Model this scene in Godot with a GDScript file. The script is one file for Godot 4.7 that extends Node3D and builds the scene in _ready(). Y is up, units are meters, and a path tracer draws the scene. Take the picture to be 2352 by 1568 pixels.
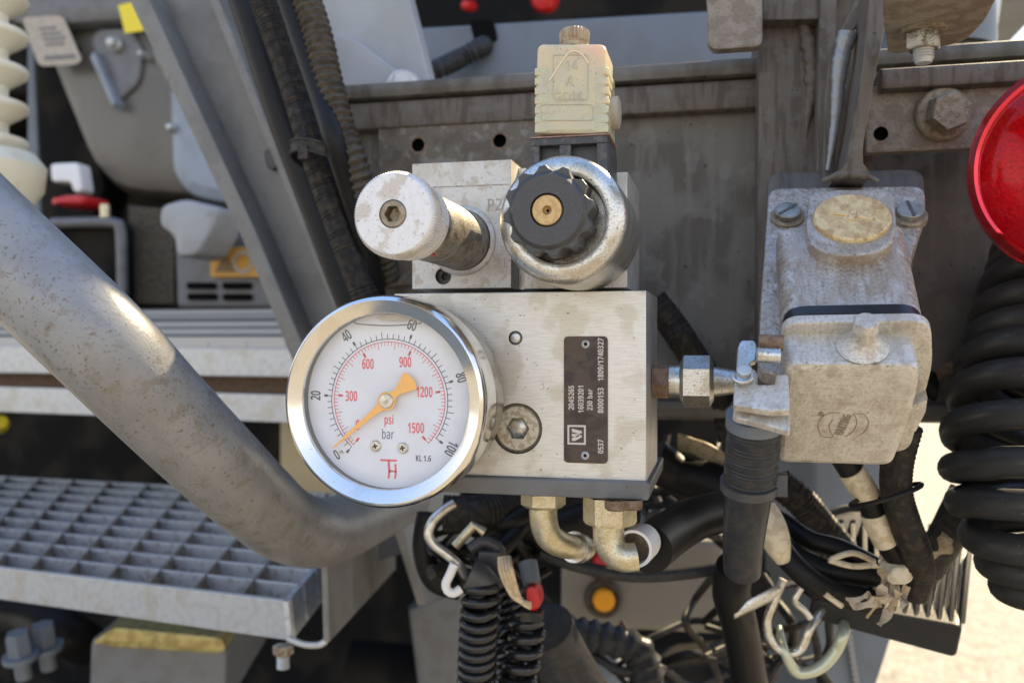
extends Node3D
# A pressure gauge on a hydraulic valve manifold at the rear of a truck, in open shade with the sun behind the machine.
# World axes follow the machine: x right along the chassis, y up, z towards the viewer; metres.

const FOCAL := 2100.0                      # focal length in units of a 2352 x 1568 survey grid
const MID := Vector2(1176, 784)
const EYE := Vector3(0, 1.0, 0)
const YAW := 13.0
const SUN := Vector3(0.378, 0.62, -0.69)    # towards the sun
const UPN := Vector3(0, 0.70711, 0.70711)
const DNA := Vector3(0, -0.70711, 0.70711)

var turn := Basis(Vector3.UP, deg_to_rad(YAW))
var M := {}
var used := {}

# ---------------------------------------------------------------- surveying
func ray(x, y) -> Vector3:
	return turn * Vector3((x - MID.x) / FOCAL, -(y - MID.y) / FOCAL, -1.0)
func at(x, y, d) -> Vector3:               # surveyed point at depth d
	return EYE + ray(x, y) * d
func onp(x, y, p: Vector3, n: Vector3) -> Vector3:
	var r = ray(x, y)
	return EYE + r * ((p - EYE).dot(n) / r.dot(n))
func onz(x, y, z) -> Vector3:
	return onp(x, y, Vector3(0, 0, z), Vector3(0, 0, 1))
func zs(list, z) -> Array:                 # outline on the plane z
	var o := []
	for q in list: o.append(onz(q[0], q[1], z))
	return o
func ps(list, p, n) -> Array:
	var o := []
	for q in list: o.append(onp(q[0], q[1], p, n))
	return o
func ats(list) -> Array:
	var o := []
	for q in list: o.append(at(q[0], q[1], q[2]))
	return o

# ---------------------------------------------------------------- mesh building
class MB:
	var t := PackedVector3Array()
	var holes := []                        # [centre, radius] of round holes in the next prism's face
	func tri(a, b, c):                     # counter-clockwise from outside
		t.push_back(a); t.push_back(b); t.push_back(c)
	func quad(a, b, c, d):
		tri(a, b, c); tri(a, c, d)
	static func newell(p) -> Vector3:
		var n := Vector3.ZERO
		for i in p.size():
			n += p[i].cross(p[(i + 1) % p.size()])
		return n.normalized()
	static func basis_of(n: Vector3) -> Basis:
		var u = n.cross(Vector3.UP)
		if u.length() < 0.05: u = n.cross(Vector3.RIGHT)
		u = u.normalized()
		return Basis(u, n.cross(u).normalized(), n)
	static func rounded(p, r, seg := 5) -> Array:
		var o := []
		var k = p.size()
		for i in k:
			var a = p[(i + k - 1) % k]; var b = p[i]; var c = p[(i + 1) % k]
			var u = (a - b); var v = (c - b)
			var rr = min(r, min(u.length(), v.length()) * 0.48)
			var s = b + u.normalized() * rr
			var e = b + v.normalized() * rr
			for j in seg + 1:
				var f = float(j) / seg
				o.append(s.lerp(b, f).lerp(b.lerp(e, f), f))
		return o
	static func inset(p, n, d) -> Array:
		var o := []
		var k = p.size()
		for i in k:
			var u = (p[i] - p[(i + k - 1) % k]).normalized()
			var v = (p[(i + 1) % k] - p[i]).normalized()
			var m1 = n.cross(u); var m2 = n.cross(v)
			var m = m1 + m2
			if m.length() < 0.001:
				o.append(p[i] + m1 * d); continue
			m = m.normalized()
			o.append(p[i] + m * (d / max(0.35, m.dot(m1))))
		return o
	static func curve_bar(left, right) -> Array:   # outline from two rails
		var o = left.duplicate()
		var r = right.duplicate()
		r.reverse()
		o.append_array(r)
		return o
	func cap_with_holes(p, n):             # convex outline with round holes
		var b = MB.basis_of(n)
		var v3 = p.duplicate()
		var mids := []
		for h in holes:
			var c = h[0] - n * (h[0] - p[0]).dot(n)
			mids.append(c)
			for k in 28:
				var an = TAU * k / 28.0
				v3.append(c + (b.x * cos(an) + b.y * sin(an)) * h[1])
		var q := PackedVector2Array()
		for v in v3: q.push_back(Vector2((v - p[0]).dot(b.x), (v - p[0]).dot(b.y)) * 2000.0)
		var ix = Geometry2D.triangulate_delaunay(q)
		for i in range(0, ix.size(), 3):
			var a = v3[ix[i]]; var c = v3[ix[i + 1]]; var d = v3[ix[i + 2]]
			var m = (a + c + d) / 3.0
			var inside := false
			for k in holes.size():
				if (m - mids[k]).length() < holes[k][1] * 0.985: inside = true
			if inside: continue
			if (c - a).cross(d - a).dot(n) < 0.0: tri(a, d, c)
			else: tri(a, c, d)
	func cap(p, n):
		var b = MB.basis_of(n)
		var q := PackedVector2Array()
		for v in p: q.push_back(Vector2((v - p[0]).dot(b.x), (v - p[0]).dot(b.y)) * 2000.0)
		var ix = Geometry2D.triangulate_polygon(q)
		if ix.is_empty():
			var mid := Vector3.ZERO
			for v in p: mid += v / p.size()
			for i in p.size():
				var v0 = p[i]; var v1 = p[(i + 1) % p.size()]
				if (v0 - mid).cross(v1 - mid).dot(n) < 0.0: tri(mid, v1, v0)
				else: tri(mid, v0, v1)
		for i in range(0, ix.size(), 3):
			var a = p[ix[i]]; var c = p[ix[i + 1]]; var d = p[ix[i + 2]]
			if (c - a).cross(d - a).dot(n) < 0.0: tri(a, d, c)
			else: tri(a, c, d)
	func prism(pts, D: Vector3, bevel := 0.0, back_bevel := 0.0):   # outline facing away from D, pushed back along D
		var p = pts.duplicate()
		var n = MB.newell(p)
		if n.dot(D) > 0.0:
			p.reverse(); n = -n
		var dn = D.normalized()
		var rings := []
		if bevel > 0.0:
			rings.append(MB.inset(p, n, bevel))
			var mid = MB.inset(p, n, bevel * 0.29)
			rings.append(mid.map(func(v): return v + dn * bevel * 0.29))
			rings.append(p.map(func(v): return v + dn * bevel))
		else:
			rings.append(p)
		if back_bevel > 0.0:
			rings.append(p.map(func(v): return v + D - dn * back_bevel))
			rings.append(MB.inset(p, n, back_bevel).map(func(v): return v + D))
		else:
			rings.append(p.map(func(v): return v + D))
		if holes.size() > 0: cap_with_holes(rings[0], n)
		else: cap(rings[0], n)
		for r in rings.size() - 1:
			var a = rings[r]; var b = rings[r + 1]
			for i in p.size():
				var j = (i + 1) % p.size()
				quad(a[i], b[i], b[j], a[j])
		cap(rings[-1], -n)
	func box(c: Vector3, s: Vector3, bevel := 0.0, b := Basis.IDENTITY):
		var h = s / 2.0
		var p := []
		for q in [[-1, -1], [1, -1], [1, 1], [-1, 1]]:
			p.append(c + b * Vector3(q[0] * h.x, q[1] * h.y, h.z))
		prism(p, b * Vector3(0, 0, -s.z), bevel, bevel)
	func lathe(o: Vector3, axis: Vector3, prof: Array, seg := 40, a0 := 0.0):   # prof: [radius, height along axis, ripple]
		var b = MB.basis_of(axis.normalized())
		for i in prof.size() - 1:
			var p = prof[i]; var q = prof[i + 1]
			for k in seg:
				var r := []
				for e in [[p, k], [q, k], [q, k + 1], [p, k + 1]]:
					var an = a0 + TAU * (e[1] % seg) / seg
					var rad = e[0][0]
					if e[0].size() > 2: rad += e[0][2] * (1.0 if e[1] % 2 else -1.0)
					r.append(o + b.z * e[0][1] + (b.x * cos(an) + b.y * sin(an)) * rad)
				if p[0] > 0.0 and q[0] > 0.0: quad(r[0], r[3], r[2], r[1])
				elif p[0] > 0.0: tri(r[0], r[3], r[1])
				elif q[0] > 0.0: tri(r[0], r[2], r[1])
	func sweep(p, rad, sides := 12, capped := true):    # rad: number or Callable(arc length, angle, fraction)
		var n = p.size()
		var tan := []
		for i in n: tan.append((p[min(i + 1, n - 1)] - p[max(i - 1, 0)]).normalized())
		var u = tan[0].cross(Vector3.UP)
		if u.length() < 0.1: u = tan[0].cross(Vector3.RIGHT)
		u = u.normalized()
		var s := 0.0
		var last := []
		var total := 0.0
		for i in n - 1: total += (p[i + 1] - p[i]).length()
		for i in n:
			if i > 0:
				s += (p[i] - p[i - 1]).length()
				u = (u - tan[i] * u.dot(tan[i])).normalized()
			var v = tan[i].cross(u)
			var ring := []
			for k in sides:
				var an = TAU * k / sides
				var r = rad.call(s, an, s / total) if rad is Callable else rad
				ring.append(p[i] + (u * cos(an) + v * sin(an)) * r)
			if i > 0:
				for k in sides:
					var j = (k + 1) % sides
					quad(last[k], last[j], ring[j], ring[k])
			if capped and (i == 0 or i == n - 1):
				for k in sides:
					var j = (k + 1) % sides
					if i == 0: tri(p[i], ring[j], ring[k])
					else: tri(p[i], ring[k], ring[j])
			last = ring
	func text(s: String, o: Vector3, right: Vector3, up: Vector3, height: float, squeeze := 1.0, thick := 0.0001, bold := false, align := 1):
		var f = SystemFont.new()
		f.font_names = PackedStringArray(["Droid Sans"])
		if bold: f.font_weight = 700
		var tm = TextMesh.new()
		tm.font = f
		tm.text = s
		tm.font_size = 64
		tm.pixel_size = 0.01
		tm.depth = 0.01
		tm.curve_step = 2.0
		tm.horizontal_alignment = HORIZONTAL_ALIGNMENT_CENTER if align == 1 else HORIZONTAL_ALIGNMENT_LEFT
		var k = height / 0.457                     # cap height of the face at this size
		right = right.normalized(); up = up.normalized()
		var nn = right.cross(up)
		for sf in tm.get_surface_count():
			var ar = tm.surface_get_arrays(sf)
			var vs = ar[Mesh.ARRAY_VERTEX]
			var ix = ar[Mesh.ARRAY_INDEX]
			for i in range(0, ix.size(), 3):
				var q := []
				for j in 3:
					var v = vs[ix[i + j]]
					q.append(o + right * v.x * k * squeeze + up * v.y * k + nn * ((v.z / 0.01) + 0.5) * thick)
				tri(q[0], q[2], q[1])
	func commit() -> ArrayMesh:
		var at := {}
		var nf = t.size() / 3
		var fn := PackedVector3Array(); fn.resize(nf)
		var keys := []; keys.resize(t.size())
		for f in nf:
			var c = (t[f * 3 + 1] - t[f * 3]).cross(t[f * 3 + 2] - t[f * 3])
			fn[f] = c
			for j in 3:
				var key = Vector3i((t[f * 3 + j] * 400000.0).round())
				keys[f * 3 + j] = key
				if at.has(key): at[key].append(f)
				else: at[key] = [f]
		var vs := PackedVector3Array(); var ns := PackedVector3Array()
		for f in nf:
			var c = fn[f]
			if c.length_squared() < 1e-26: continue
			var un = c.normalized()
			for j in [0, 2, 1]:
				var sum := Vector3.ZERO
				for g in at[keys[f * 3 + j]]:
					var gn = fn[g]
					if gn.dot(un) > 0.74 * gn.length(): sum += gn
				vs.push_back(t[f * 3 + j])
				ns.push_back(sum.normalized() if sum.length_squared() > 1e-30 else un)
		var ar := []; ar.resize(Mesh.ARRAY_MAX)
		ar[Mesh.ARRAY_VERTEX] = vs; ar[Mesh.ARRAY_NORMAL] = ns
		var m := ArrayMesh.new()
		m.add_surface_from_arrays(Mesh.PRIMITIVE_TRIANGLES, ar)
		return m

func curve(p: Array, step := 0.004) -> Array:      # smooth path through the points
	var o := []
	var n = p.size()
	for i in n - 1:
		var a = p[max(i - 1, 0)]; var b = p[i]; var c = p[i + 1]; var d = p[min(i + 2, n - 1)]
		var k = max(1, int((c - b).length() / step))
		for j in k:
			var f = float(j) / k
			o.append(b.cubic_interpolate(c, a, d, f))
	o.append(p[n - 1])
	return o
func helix(axis: Array, rad, pitch, per := 14, phase := 0.0, squash := 1.0) -> Array:     # coil round a smooth axis
	var ax = curve(axis, 0.002)
	var o := []
	var s := 0.0
	var u = Vector3(1, 0, 0)
	var i := 0
	var f := 0.0
	var st = pitch / per
	while i < ax.size() - 1:
		var seg = (ax[i + 1] - ax[i])
		if f > seg.length():
			f -= seg.length(); i += 1; continue
		var tn = seg.normalized()
		u = (Vector3(1, 0, 0) - tn * tn.x).normalized()
		var v = tn.cross(u)
		var an = TAU * s / pitch + phase
		var r = rad.call(s) if rad is Callable else rad
		o.append(ax[i] + tn * f + (u * cos(an) + v * sin(an) * squash) * r)
		f += st; s += st
	return o

# ---------------------------------------------------------------- scene graph
func numbered(n: String) -> String:
	if not used.has(n):
		used[n] = 0
		return n
	used[n] += 1
	return "%s_%03d" % [n, used[n]]
func thing(called, label, category, base: Vector3, group := "") -> Node3D:
	var o := Node3D.new()
	o.name = numbered(called)
	add_child(o)
	o.position = base
	o.set_meta("label", label); o.set_meta("category", category)
	if group: o.set_meta("group", group)
	return o
func part(called, b, m, parent = null, kind := "") -> MeshInstance3D:
	var o := MeshInstance3D.new()
	o.mesh = b.commit() if b is MB else b
	o.material_override = M[m] if m is String else m
	o.name = called
	if parent == null:
		o.name = numbered(called)
		add_child(o, true)
	else:
		if parent is Node3D and not (parent is MeshInstance3D): o.position = -parent.position
		parent.add_child(o, true)
	if kind: o.set_meta("kind", kind)
	return o
func carved(called, pts: Array, D: Vector3, bevel, cuts: Array, m, parent) -> MeshInstance3D:     # a block with drilled holes in its face: cuts are [mouth, direction, radius, depth, material]
	var b := MB.new()
	var rings := []
	for q in cuts: rings.append([q[0], q[2]])
	b.holes = rings
	b.prism(pts, D, bevel, bevel)
	var r = part(called, b, m, parent)
	for q in cuts:
		var h := MB.new()
		h.lathe(q[0], -q[1].normalized(), [[0.0, -q[3]], [q[2], -q[3]], [q[2], 0.0]], 28)
		for k in range(0, h.t.size(), 3):          # seen from inside
			var w = h.t[k + 1]; h.t[k + 1] = h.t[k + 2]; h.t[k + 2] = w
		part("drilled_hole", h, q[4], r)
	return r
func one(called, label, category, b: MB, m, group := "") -> MeshInstance3D:       # a thing that is a single mesh
	var o = part(called, b, m)
	o.set_meta("label", label); o.set_meta("category", category)
	if group: o.set_meta("group", group)
	return o
func hex_head(b: MB, c: Vector3, ax: Vector3, r, h, a0 := 0.0):                    # bolt head or nut with chamfered corners
	b.lathe(c, ax, [[0.0, 0.0], [r, 0.0], [r, h * 0.86], [r * 0.9, h], [0.0, h]], 6, a0)
func hex_socket(b: MB, c: Vector3, ax: Vector3, r_out, r_hex, deep, rim := 0.0):   # ring with a six-sided recess, mouth at c
	var bs = MB.basis_of(ax.normalized())
	var n = 48
	for k in n:
		var q := []
		for e in [k, k + 1]:
			var an = TAU * e / n
			var d = bs.x * cos(an) + bs.y * sin(an)
			var m = fposmod(an, PI / 3.0) - PI / 6.0
			var rh = r_hex * cos(PI / 6.0) / cos(m)
			q.append([c + d * (r_out - rim) , c + d * r_out - bs.z * rim, c + d * rh, c + d * rh - bs.z * deep, c + d * r_out - bs.z * deep])
		b.quad(q[0][2], q[0][0], q[1][0], q[1][2])
		if rim > 0.0: b.quad(q[0][0], q[0][1], q[1][1], q[1][0])
		b.quad(q[0][3], q[0][2], q[1][2], q[1][3])
		b.tri(q[0][3], q[1][3], c - bs.z * (deep + r_hex * 0.25))
		b.quad(q[0][1], q[0][4], q[1][4], q[1][1])

# ---------------------------------------------------------------- materials
var maps := {}
const TS := 512
func noise_bytes(kind, freq, oct, seed_, fractal := FastNoiseLite.FRACTAL_FBM, sx := 1, sy := 1) -> PackedByteArray:
	var n := FastNoiseLite.new()
	n.noise_type = kind
	n.frequency = freq
	n.fractal_type = fractal
	n.fractal_octaves = oct
	n.seed = seed_
	var im = n.get_seamless_image(TS / sx, TS / sy, false, false, 0.15)
	if sx > 1 or sy > 1: im.resize(TS, TS, Image.INTERPOLATE_CUBIC)
	im.convert(Image.FORMAT_L8)
	return im.get_data()
func make_maps():
	var S = FastNoiseLite.TYPE_SIMPLEX_SMOOTH
	maps.blotch = noise_bytes(S, 0.008, 5, 3)
	maps.patch = noise_bytes(S, 0.02, 4, 11)
	maps.grain = noise_bytes(S, 0.12, 3, 7)
	maps.fine = noise_bytes(FastNoiseLite.TYPE_VALUE, 0.4, 2, 5)
	maps.speck = noise_bytes(S, 0.075, 2, 21)
	maps.ridge = noise_bytes(S, 0.018, 5, 31, FastNoiseLite.FRACTAL_RIDGED)
	maps.cell = noise_bytes(FastNoiseLite.TYPE_CELLULAR, 0.05, 1, 9, FastNoiseLite.FRACTAL_NONE)
	maps.brush = noise_bytes(S, 0.34, 2, 41, FastNoiseLite.FRACTAL_FBM, 16, 1)
	maps.drip = noise_bytes(S, 0.05, 4, 51, FastNoiseLite.FRACTAL_FBM, 1, 8)
func bump(name_, height) -> ImageTexture:
	var im = Image.create_from_data(TS, TS, false, Image.FORMAT_L8, maps[name_])
	im.convert(Image.FORMAT_RGBA8)
	im.bump_map_to_normal_map(height)
	return ImageTexture.create_from_image(im)
# layers: [map, from, to, colour (linear), strength]; colours are what the surface has, with dirt, rust and wear in patches
func tex(base: Color, layers: Array) -> ImageTexture:
	var out_ := PackedByteArray(); out_.resize(TS * TS * 3)
	var lut := PackedByteArray(); lut.resize(1025)
	for i in 1025:
		lut[i] = int(round(clampf(Color(i / 1024.0, 0, 0).linear_to_srgb().r, 0, 1) * 255))
	var np := TS * TS
	var R := PackedFloat32Array(); R.resize(np); R.fill(base.r)
	var G := PackedFloat32Array(); G.resize(np); G.fill(base.g)
	var B := PackedFloat32Array(); B.resize(np); B.fill(base.b)
	for l in layers:
		var m: PackedByteArray = maps[l[0]]
		var tab := PackedFloat32Array(); tab.resize(256)
		for i in 256: tab[i] = smoothstep(l[1], l[2], i / 255.0) * l[4]
		var c: Color = l[3]
		var cr := c.r; var cg := c.g; var cb := c.b
		for i in np:
			var f := tab[m[i]]
			if f > 0.0:
				R[i] += (cr - R[i]) * f
				G[i] += (cg - G[i]) * f
				B[i] += (cb - B[i]) * f
	var k := 0
	for i in np:
		out_[k] = lut[int(clampf(R[i], 0, 1) * 1024)]
		out_[k + 1] = lut[int(clampf(G[i], 0, 1) * 1024)]
		out_[k + 2] = lut[int(clampf(B[i], 0, 1) * 1024)]
		k += 3
	return ImageTexture.create_from_image(Image.create_from_data(TS, TS, false, Image.FORMAT_RGB8, out_))
func mat(n: String, base: Color, rough, metal := 0.0, tile := 0.1, layers := [], normal = null, nscale := 1.0) -> StandardMaterial3D:
	var m := StandardMaterial3D.new()
	m.resource_name = n
	m.roughness = rough
	m.metallic = metal
	if layers.size() > 0:
		m.albedo_color = Color.WHITE
		m.albedo_texture = tex(base, layers)
	else:
		m.albedo_color = base.linear_to_srgb()
	if normal != null:
		m.normal_enabled = true
		m.normal_texture = normal
		m.normal_scale = nscale
	m.uv1_triplanar = true
	m.uv1_scale = Vector3.ONE / tile
	m.uv1_triplanar_sharpness = 6.0
	M[n] = m
	return m
func like(n: String, src: String, tile: float, tint = null, rough = null) -> StandardMaterial3D:
	var m: StandardMaterial3D = M[src].duplicate()
	m.uv1_scale = Vector3.ONE / tile
	if tint != null: m.albedo_color = tint
	if rough != null: m.roughness = rough
	M[n] = m
	return m
func make_materials():
	make_maps()
	var ng = bump("grain", 3.0)
	var ns = bump("speck", 5.0)
	var nb = bump("brush", 2.0)
	var nr = bump("ridge", 4.0)
	var dirt = Color(0.11, 0.085, 0.055)
	var rust = Color(0.11, 0.045, 0.018)
	var mud = Color(0.24, 0.19, 0.13)
	mat("brushed_aluminium", Color(0.66, 0.65, 0.62), 0.42, 0.75, 0.09, [["brush", 0.25, 0.8, Color(0.5, 0.49, 0.46), 0.55], ["blotch", 0.5, 0.72, Color(0.42, 0.37, 0.28), 0.45], ["speck", 0.84, 0.92, dirt, 0.7]], nb, 0.07)
	mat("milled_aluminium", Color(0.6, 0.58, 0.54), 0.5, 0.6, 0.07, [["patch", 0.6, 0.78, Color(0.36, 0.29, 0.2), 0.55], ["blotch", 0.4, 0.7, Color(0.42, 0.37, 0.29), 0.5], ["speck", 0.78, 0.90, dirt, 0.6], ["grain", 0.2, 0.8, Color(0.5, 0.47, 0.42), 0.35]], ng, 0.2)
	mat("white_aluminium", Color(0.72, 0.71, 0.70), 0.55, 0.35, 0.05, [["cell", 0.3, 0.8, Color(0.6, 0.6, 0.6), 0.4], ["blotch", 0.55, 0.72, Color(0.42, 0.33, 0.22), 0.5], ["speck", 0.80, 0.90, dirt, 0.7]], ng, 0.2)
	mat("dirty_steel", Color(0.36, 0.34, 0.30), 0.42, 0.7, 0.06, [["blotch", 0.35, 0.65, mud, 0.65], ["patch", 0.55, 0.75, dirt, 0.7], ["speck", 0.76, 0.88, Color(0.04, 0.03, 0.02), 0.7]], ng, 0.4)
	mat("zinc_can", Color(0.62, 0.62, 0.60), 0.3, 0.85, 0.05, [["blotch", 0.42, 0.7, Color(0.4, 0.33, 0.22), 0.55], ["grain", 0.5, 0.75, Color(0.3, 0.27, 0.2), 0.55], ["speck", 0.74, 0.86, dirt, 0.7]], ng, 0.15)
	mat("yellow_zinc", Color(0.62, 0.57, 0.42), 0.36, 0.75, 0.05, [["patch", 0.45, 0.7, Color(0.5, 0.4, 0.2), 0.5], ["grain", 0.5, 0.8, Color(0.35, 0.28, 0.17), 0.5], ["speck", 0.78, 0.90, dirt, 0.7]], ns, 0.15)
	mat("chrome", Color(0.78, 0.76, 0.72), 0.17, 1.0, 0.06, [["speck", 0.86, 0.94, Color(0.35, 0.28, 0.18), 0.6], ["blotch", 0.6, 0.8, Color(0.66, 0.62, 0.54), 0.5]])
	mat("stainless_dirty", Color(0.5, 0.47, 0.42), 0.3, 0.85, 0.06, [["blotch", 0.4, 0.65, mud, 0.6], ["grain", 0.5, 0.8, dirt, 0.5]], ng, 0.2)
	mat("cast_aluminium", Color(0.36, 0.30, 0.24), 0.45, 0.35, 0.09, [["patch", 0.56, 0.68, Color(0.50, 0.475, 0.435), 0.85], ["blotch", 0.45, 0.65, Color(0.44, 0.405, 0.355), 0.6], ["grain", 0.52, 0.8, Color(0.17, 0.125, 0.085), 0.6], ["speck", 0.74, 0.82, Color(0.47, 0.46, 0.44), 0.7], ["ridge", 0.7, 0.9, dirt, 0.5]], ns, 0.55)
	mat("lid_aluminium", Color(0.60, 0.57, 0.51), 0.46, 0.35, 0.09, [["brush", 0.5, 0.75, Color(0.36, 0.31, 0.24), 0.4], ["patch", 0.55, 0.72, Color(0.31, 0.255, 0.19), 0.55], ["grain", 0.5, 0.8, Color(0.3, 0.24, 0.17), 0.55], ["speck", 0.80, 0.90, Color(0.13, 0.09, 0.06), 0.6]], ng, 0.3)
	mat("old_white_cap", Color(0.60, 0.46, 0.23), 0.45, 0.0, 0.06, [["blotch", 0.4, 0.7, Color(0.66, 0.54, 0.32), 0.8], ["patch", 0.48, 0.62, Color(0.36, 0.22, 0.09), 0.75], ["ridge", 0.78, 0.9, Color(0.2, 0.1, 0.04), 0.6], ["grain", 0.62, 0.85, Color(0.24, 0.14, 0.06), 0.6]], ng, 0.1)
	mat("aged_clear", Color(0.58, 0.50, 0.31), 0.3, 0.0, 0.05, [["blotch", 0.3, 0.7, Color(0.52, 0.47, 0.33), 0.7], ["patch", 0.66, 0.76, Color(0.44, 0.32, 0.24), 0.3], ["speck", 0.85, 0.90, Color(0.12, 0.08, 0.05), 0.7]])
	M.aged_clear.subsurf_scatter_enabled = true
	M.aged_clear.subsurf_scatter_strength = 0.25
	mat("pink_gasket", Color(0.36, 0.22, 0.18), 0.7, 0.0, 0.03, [["ridge", 0.6, 0.9, Color(0.12, 0.07, 0.05), 0.8]])
	mat("tan_screw", Color(0.42, 0.33, 0.22), 0.6, 0.0, 0.04, [["patch", 0.4, 0.7, Color(0.22, 0.14, 0.08), 0.6]])
	mat("black_nylon", Color(0.045, 0.045, 0.048), 0.42, 0.0, 0.04, [["grain", 0.4, 0.8, Color(0.068, 0.067, 0.068), 0.7], ["brush", 0.72, 0.8, Color(0.11, 0.105, 0.1), 0.4], ["speck", 0.86, 0.92, Color(0.2, 0.18, 0.15), 0.7]], ng, 0.2)
	mat("coil_plastic", Color(0.05, 0.05, 0.052), 0.5, 0.0, 0.05, [["patch", 0.5, 0.75, Color(0.13, 0.11, 0.09), 0.6]], ng, 0.2)
	mat("brass_pin", Color(0.56, 0.38, 0.17), 0.45, 0.5, 0.03, [["patch", 0.4, 0.7, Color(0.42, 0.28, 0.13), 0.7], ["speck", 0.80, 0.90, Color(0.12, 0.07, 0.03), 0.7]], ng, 0.2)
	mat("dull_socket", Color(0.3, 0.26, 0.2), 0.4, 0.7, 0.03, [["patch", 0.4, 0.7, Color(0.2, 0.14, 0.08), 0.6]], ng, 0.3)
	mat("grey_paint", Color(0.175, 0.17, 0.158), 0.42, 0.0, 0.16, [["blotch", 0.4, 0.75, Color(0.13, 0.125, 0.115), 0.7], ["ridge", 0.78, 0.92, Color(0.09, 0.07, 0.05), 0.5], ["speck", 0.87, 0.92, Color(0.05, 0.035, 0.025), 0.7]], ng, 0.06)
	mat("tube_paint", Color(0.26, 0.262, 0.26), 0.33, 0.0, 0.1, [["blotch", 0.35, 0.7, Color(0.21, 0.215, 0.22), 0.7], ["patch", 0.66, 0.78, Color(0.17, 0.145, 0.105), 0.5], ["grain", 0.74, 0.86, Color(0.12, 0.085, 0.05), 0.7], ["speck", 0.78, 0.84, Color(0.13, 0.09, 0.05), 0.8], ["ridge", 0.8, 0.93, Color(0.12, 0.085, 0.05), 0.6]], ng, 0.12)
	mat("plate_paint", Color(0.135, 0.14, 0.145), 0.4, 0.0, 0.1, [["blotch", 0.4, 0.7, Color(0.11, 0.105, 0.1), 0.6], ["speck", 0.86, 0.92, Color(0.06, 0.04, 0.03), 0.7]], ng, 0.08)
	mat("web_paint", Color(0.14, 0.131, 0.115), 0.42, 0.0, 0.22, [["blotch", 0.35, 0.65, Color(0.085, 0.075, 0.062), 0.85], ["drip", 0.45, 0.8, Color(0.16, 0.15, 0.135), 0.6], ["patch", 0.66, 0.78, Color(0.2, 0.19, 0.175), 0.35], ["speck", 0.87, 0.92, Color(0.03, 0.02, 0.015), 0.7]], ng, 0.08)
	mat("post_paint", Color(0.125, 0.108, 0.09), 0.45, 0.0, 0.12, [["drip", 0.4, 0.75, Color(0.075, 0.062, 0.05), 0.8], ["patch", 0.6, 0.75, Color(0.14, 0.135, 0.125), 0.5], ["speck", 0.84, 0.90, Color(0.04, 0.03, 0.02), 0.7]], ng, 0.12)
	mat("muddy_plate", Color(0.24, 0.21, 0.17), 0.6, 0.0, 0.09, [["patch", 0.35, 0.65, Color(0.16, 0.13, 0.1), 0.8], ["grain", 0.5, 0.8, Color(0.12, 0.09, 0.065), 0.5]], ns, 0.25)
	mat("weld", Color(0.25, 0.26, 0.27), 0.35, 0.3, 0.04, [["grain", 0.4, 0.8, Color(0.1, 0.09, 0.08), 0.4]], ng, 0.3)
	mat("galvanised", Color(0.50, 0.51, 0.51), 0.42, 0.45, 0.12, [["cell", 0.2, 0.8, Color(0.4, 0.42, 0.43), 0.7], ["blotch", 0.55, 0.75, Color(0.4, 0.36, 0.28), 0.4], ["speck", 0.86, 0.92, Color(0.18, 0.13, 0.08), 0.6]], ng, 0.12)
	mat("galvanised_bar", Color(0.53, 0.58, 0.64), 0.33, 0.6, 0.1, [["cell", 0.2, 0.8, Color(0.44, 0.49, 0.55), 0.7], ["patch", 0.66, 0.8, Color(0.2, 0.17, 0.14), 0.5]], ng, 0.15)
	mat("rusty", Color(0.2, 0.13, 0.085), 0.7, 0.1, 0.04, [["patch", 0.4, 0.7, Color(0.12, 0.06, 0.03), 0.8], ["grain", 0.5, 0.8, Color(0.26, 0.2, 0.15), 0.6]], ns, 0.5)
	mat("dusty_bolt", Color(0.27, 0.23, 0.17), 0.6, 0.3, 0.04, [["patch", 0.4, 0.7, Color(0.16, 0.12, 0.075), 0.8], ["grain", 0.5, 0.8, Color(0.34, 0.3, 0.24), 0.6]], ns, 0.7)
	mat("rubber", Color(0.010, 0.0095, 0.009), 0.4, 0.0, 0.05, [["grain", 0.4, 0.8, Color(0.022, 0.021, 0.02), 0.6], ["speck", 0.88, 0.92, Color(0.14, 0.13, 0.12), 0.7]], ng, 0.1)
	mat("dusty_rubber", Color(0.032, 0.030, 0.028), 0.55, 0.0, 0.05, [["patch", 0.4, 0.7, Color(0.075, 0.062, 0.048), 0.6], ["grain", 0.5, 0.8, Color(0.02, 0.019, 0.018), 0.5]], ng, 0.2)
	mat("glossy_rubber", Color(0.012, 0.012, 0.013), 0.22, 0.0, 0.05, [["grain", 0.4, 0.8, Color(0.018, 0.018, 0.018), 0.6]])
	mat("cross_bar_steel", Color(0.20, 0.18, 0.15), 0.5, 0.3, 0.1, [["patch", 0.4, 0.7, Color(0.11, 0.085, 0.06), 0.7]])
	mat("stamp", Color(0.34, 0.31, 0.26), 0.6)
	mat("reflector", Color(0.62, 0.55, 0.55), 0.25, 1.0, 0.03, [["cell", 0.2, 0.8, Color(0.35, 0.25, 0.25), 0.8]], nr, 0.6)
	mat("doubler_paint", Color(0.105, 0.085, 0.06), 0.5, 0.0, 0.1, [["patch", 0.55, 0.72, Color(0.2, 0.19, 0.17), 0.6], ["blotch", 0.45, 0.65, Color(0.06, 0.045, 0.03), 0.7], ["speck", 0.78, 0.86, Color(0.22, 0.2, 0.17), 0.5]], ng, 0.1)
	mat("tread_steel", Color(0.40, 0.40, 0.39), 0.45, 0.4)
	mat("tread_dirty", Color(0.11, 0.105, 0.10), 0.6)
	mat("bellows_cream", Color(0.74, 0.70, 0.56), 0.5, 0.0, 0.2, [["blotch", 0.5, 0.75, Color(0.6, 0.53, 0.38), 0.6]])
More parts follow.
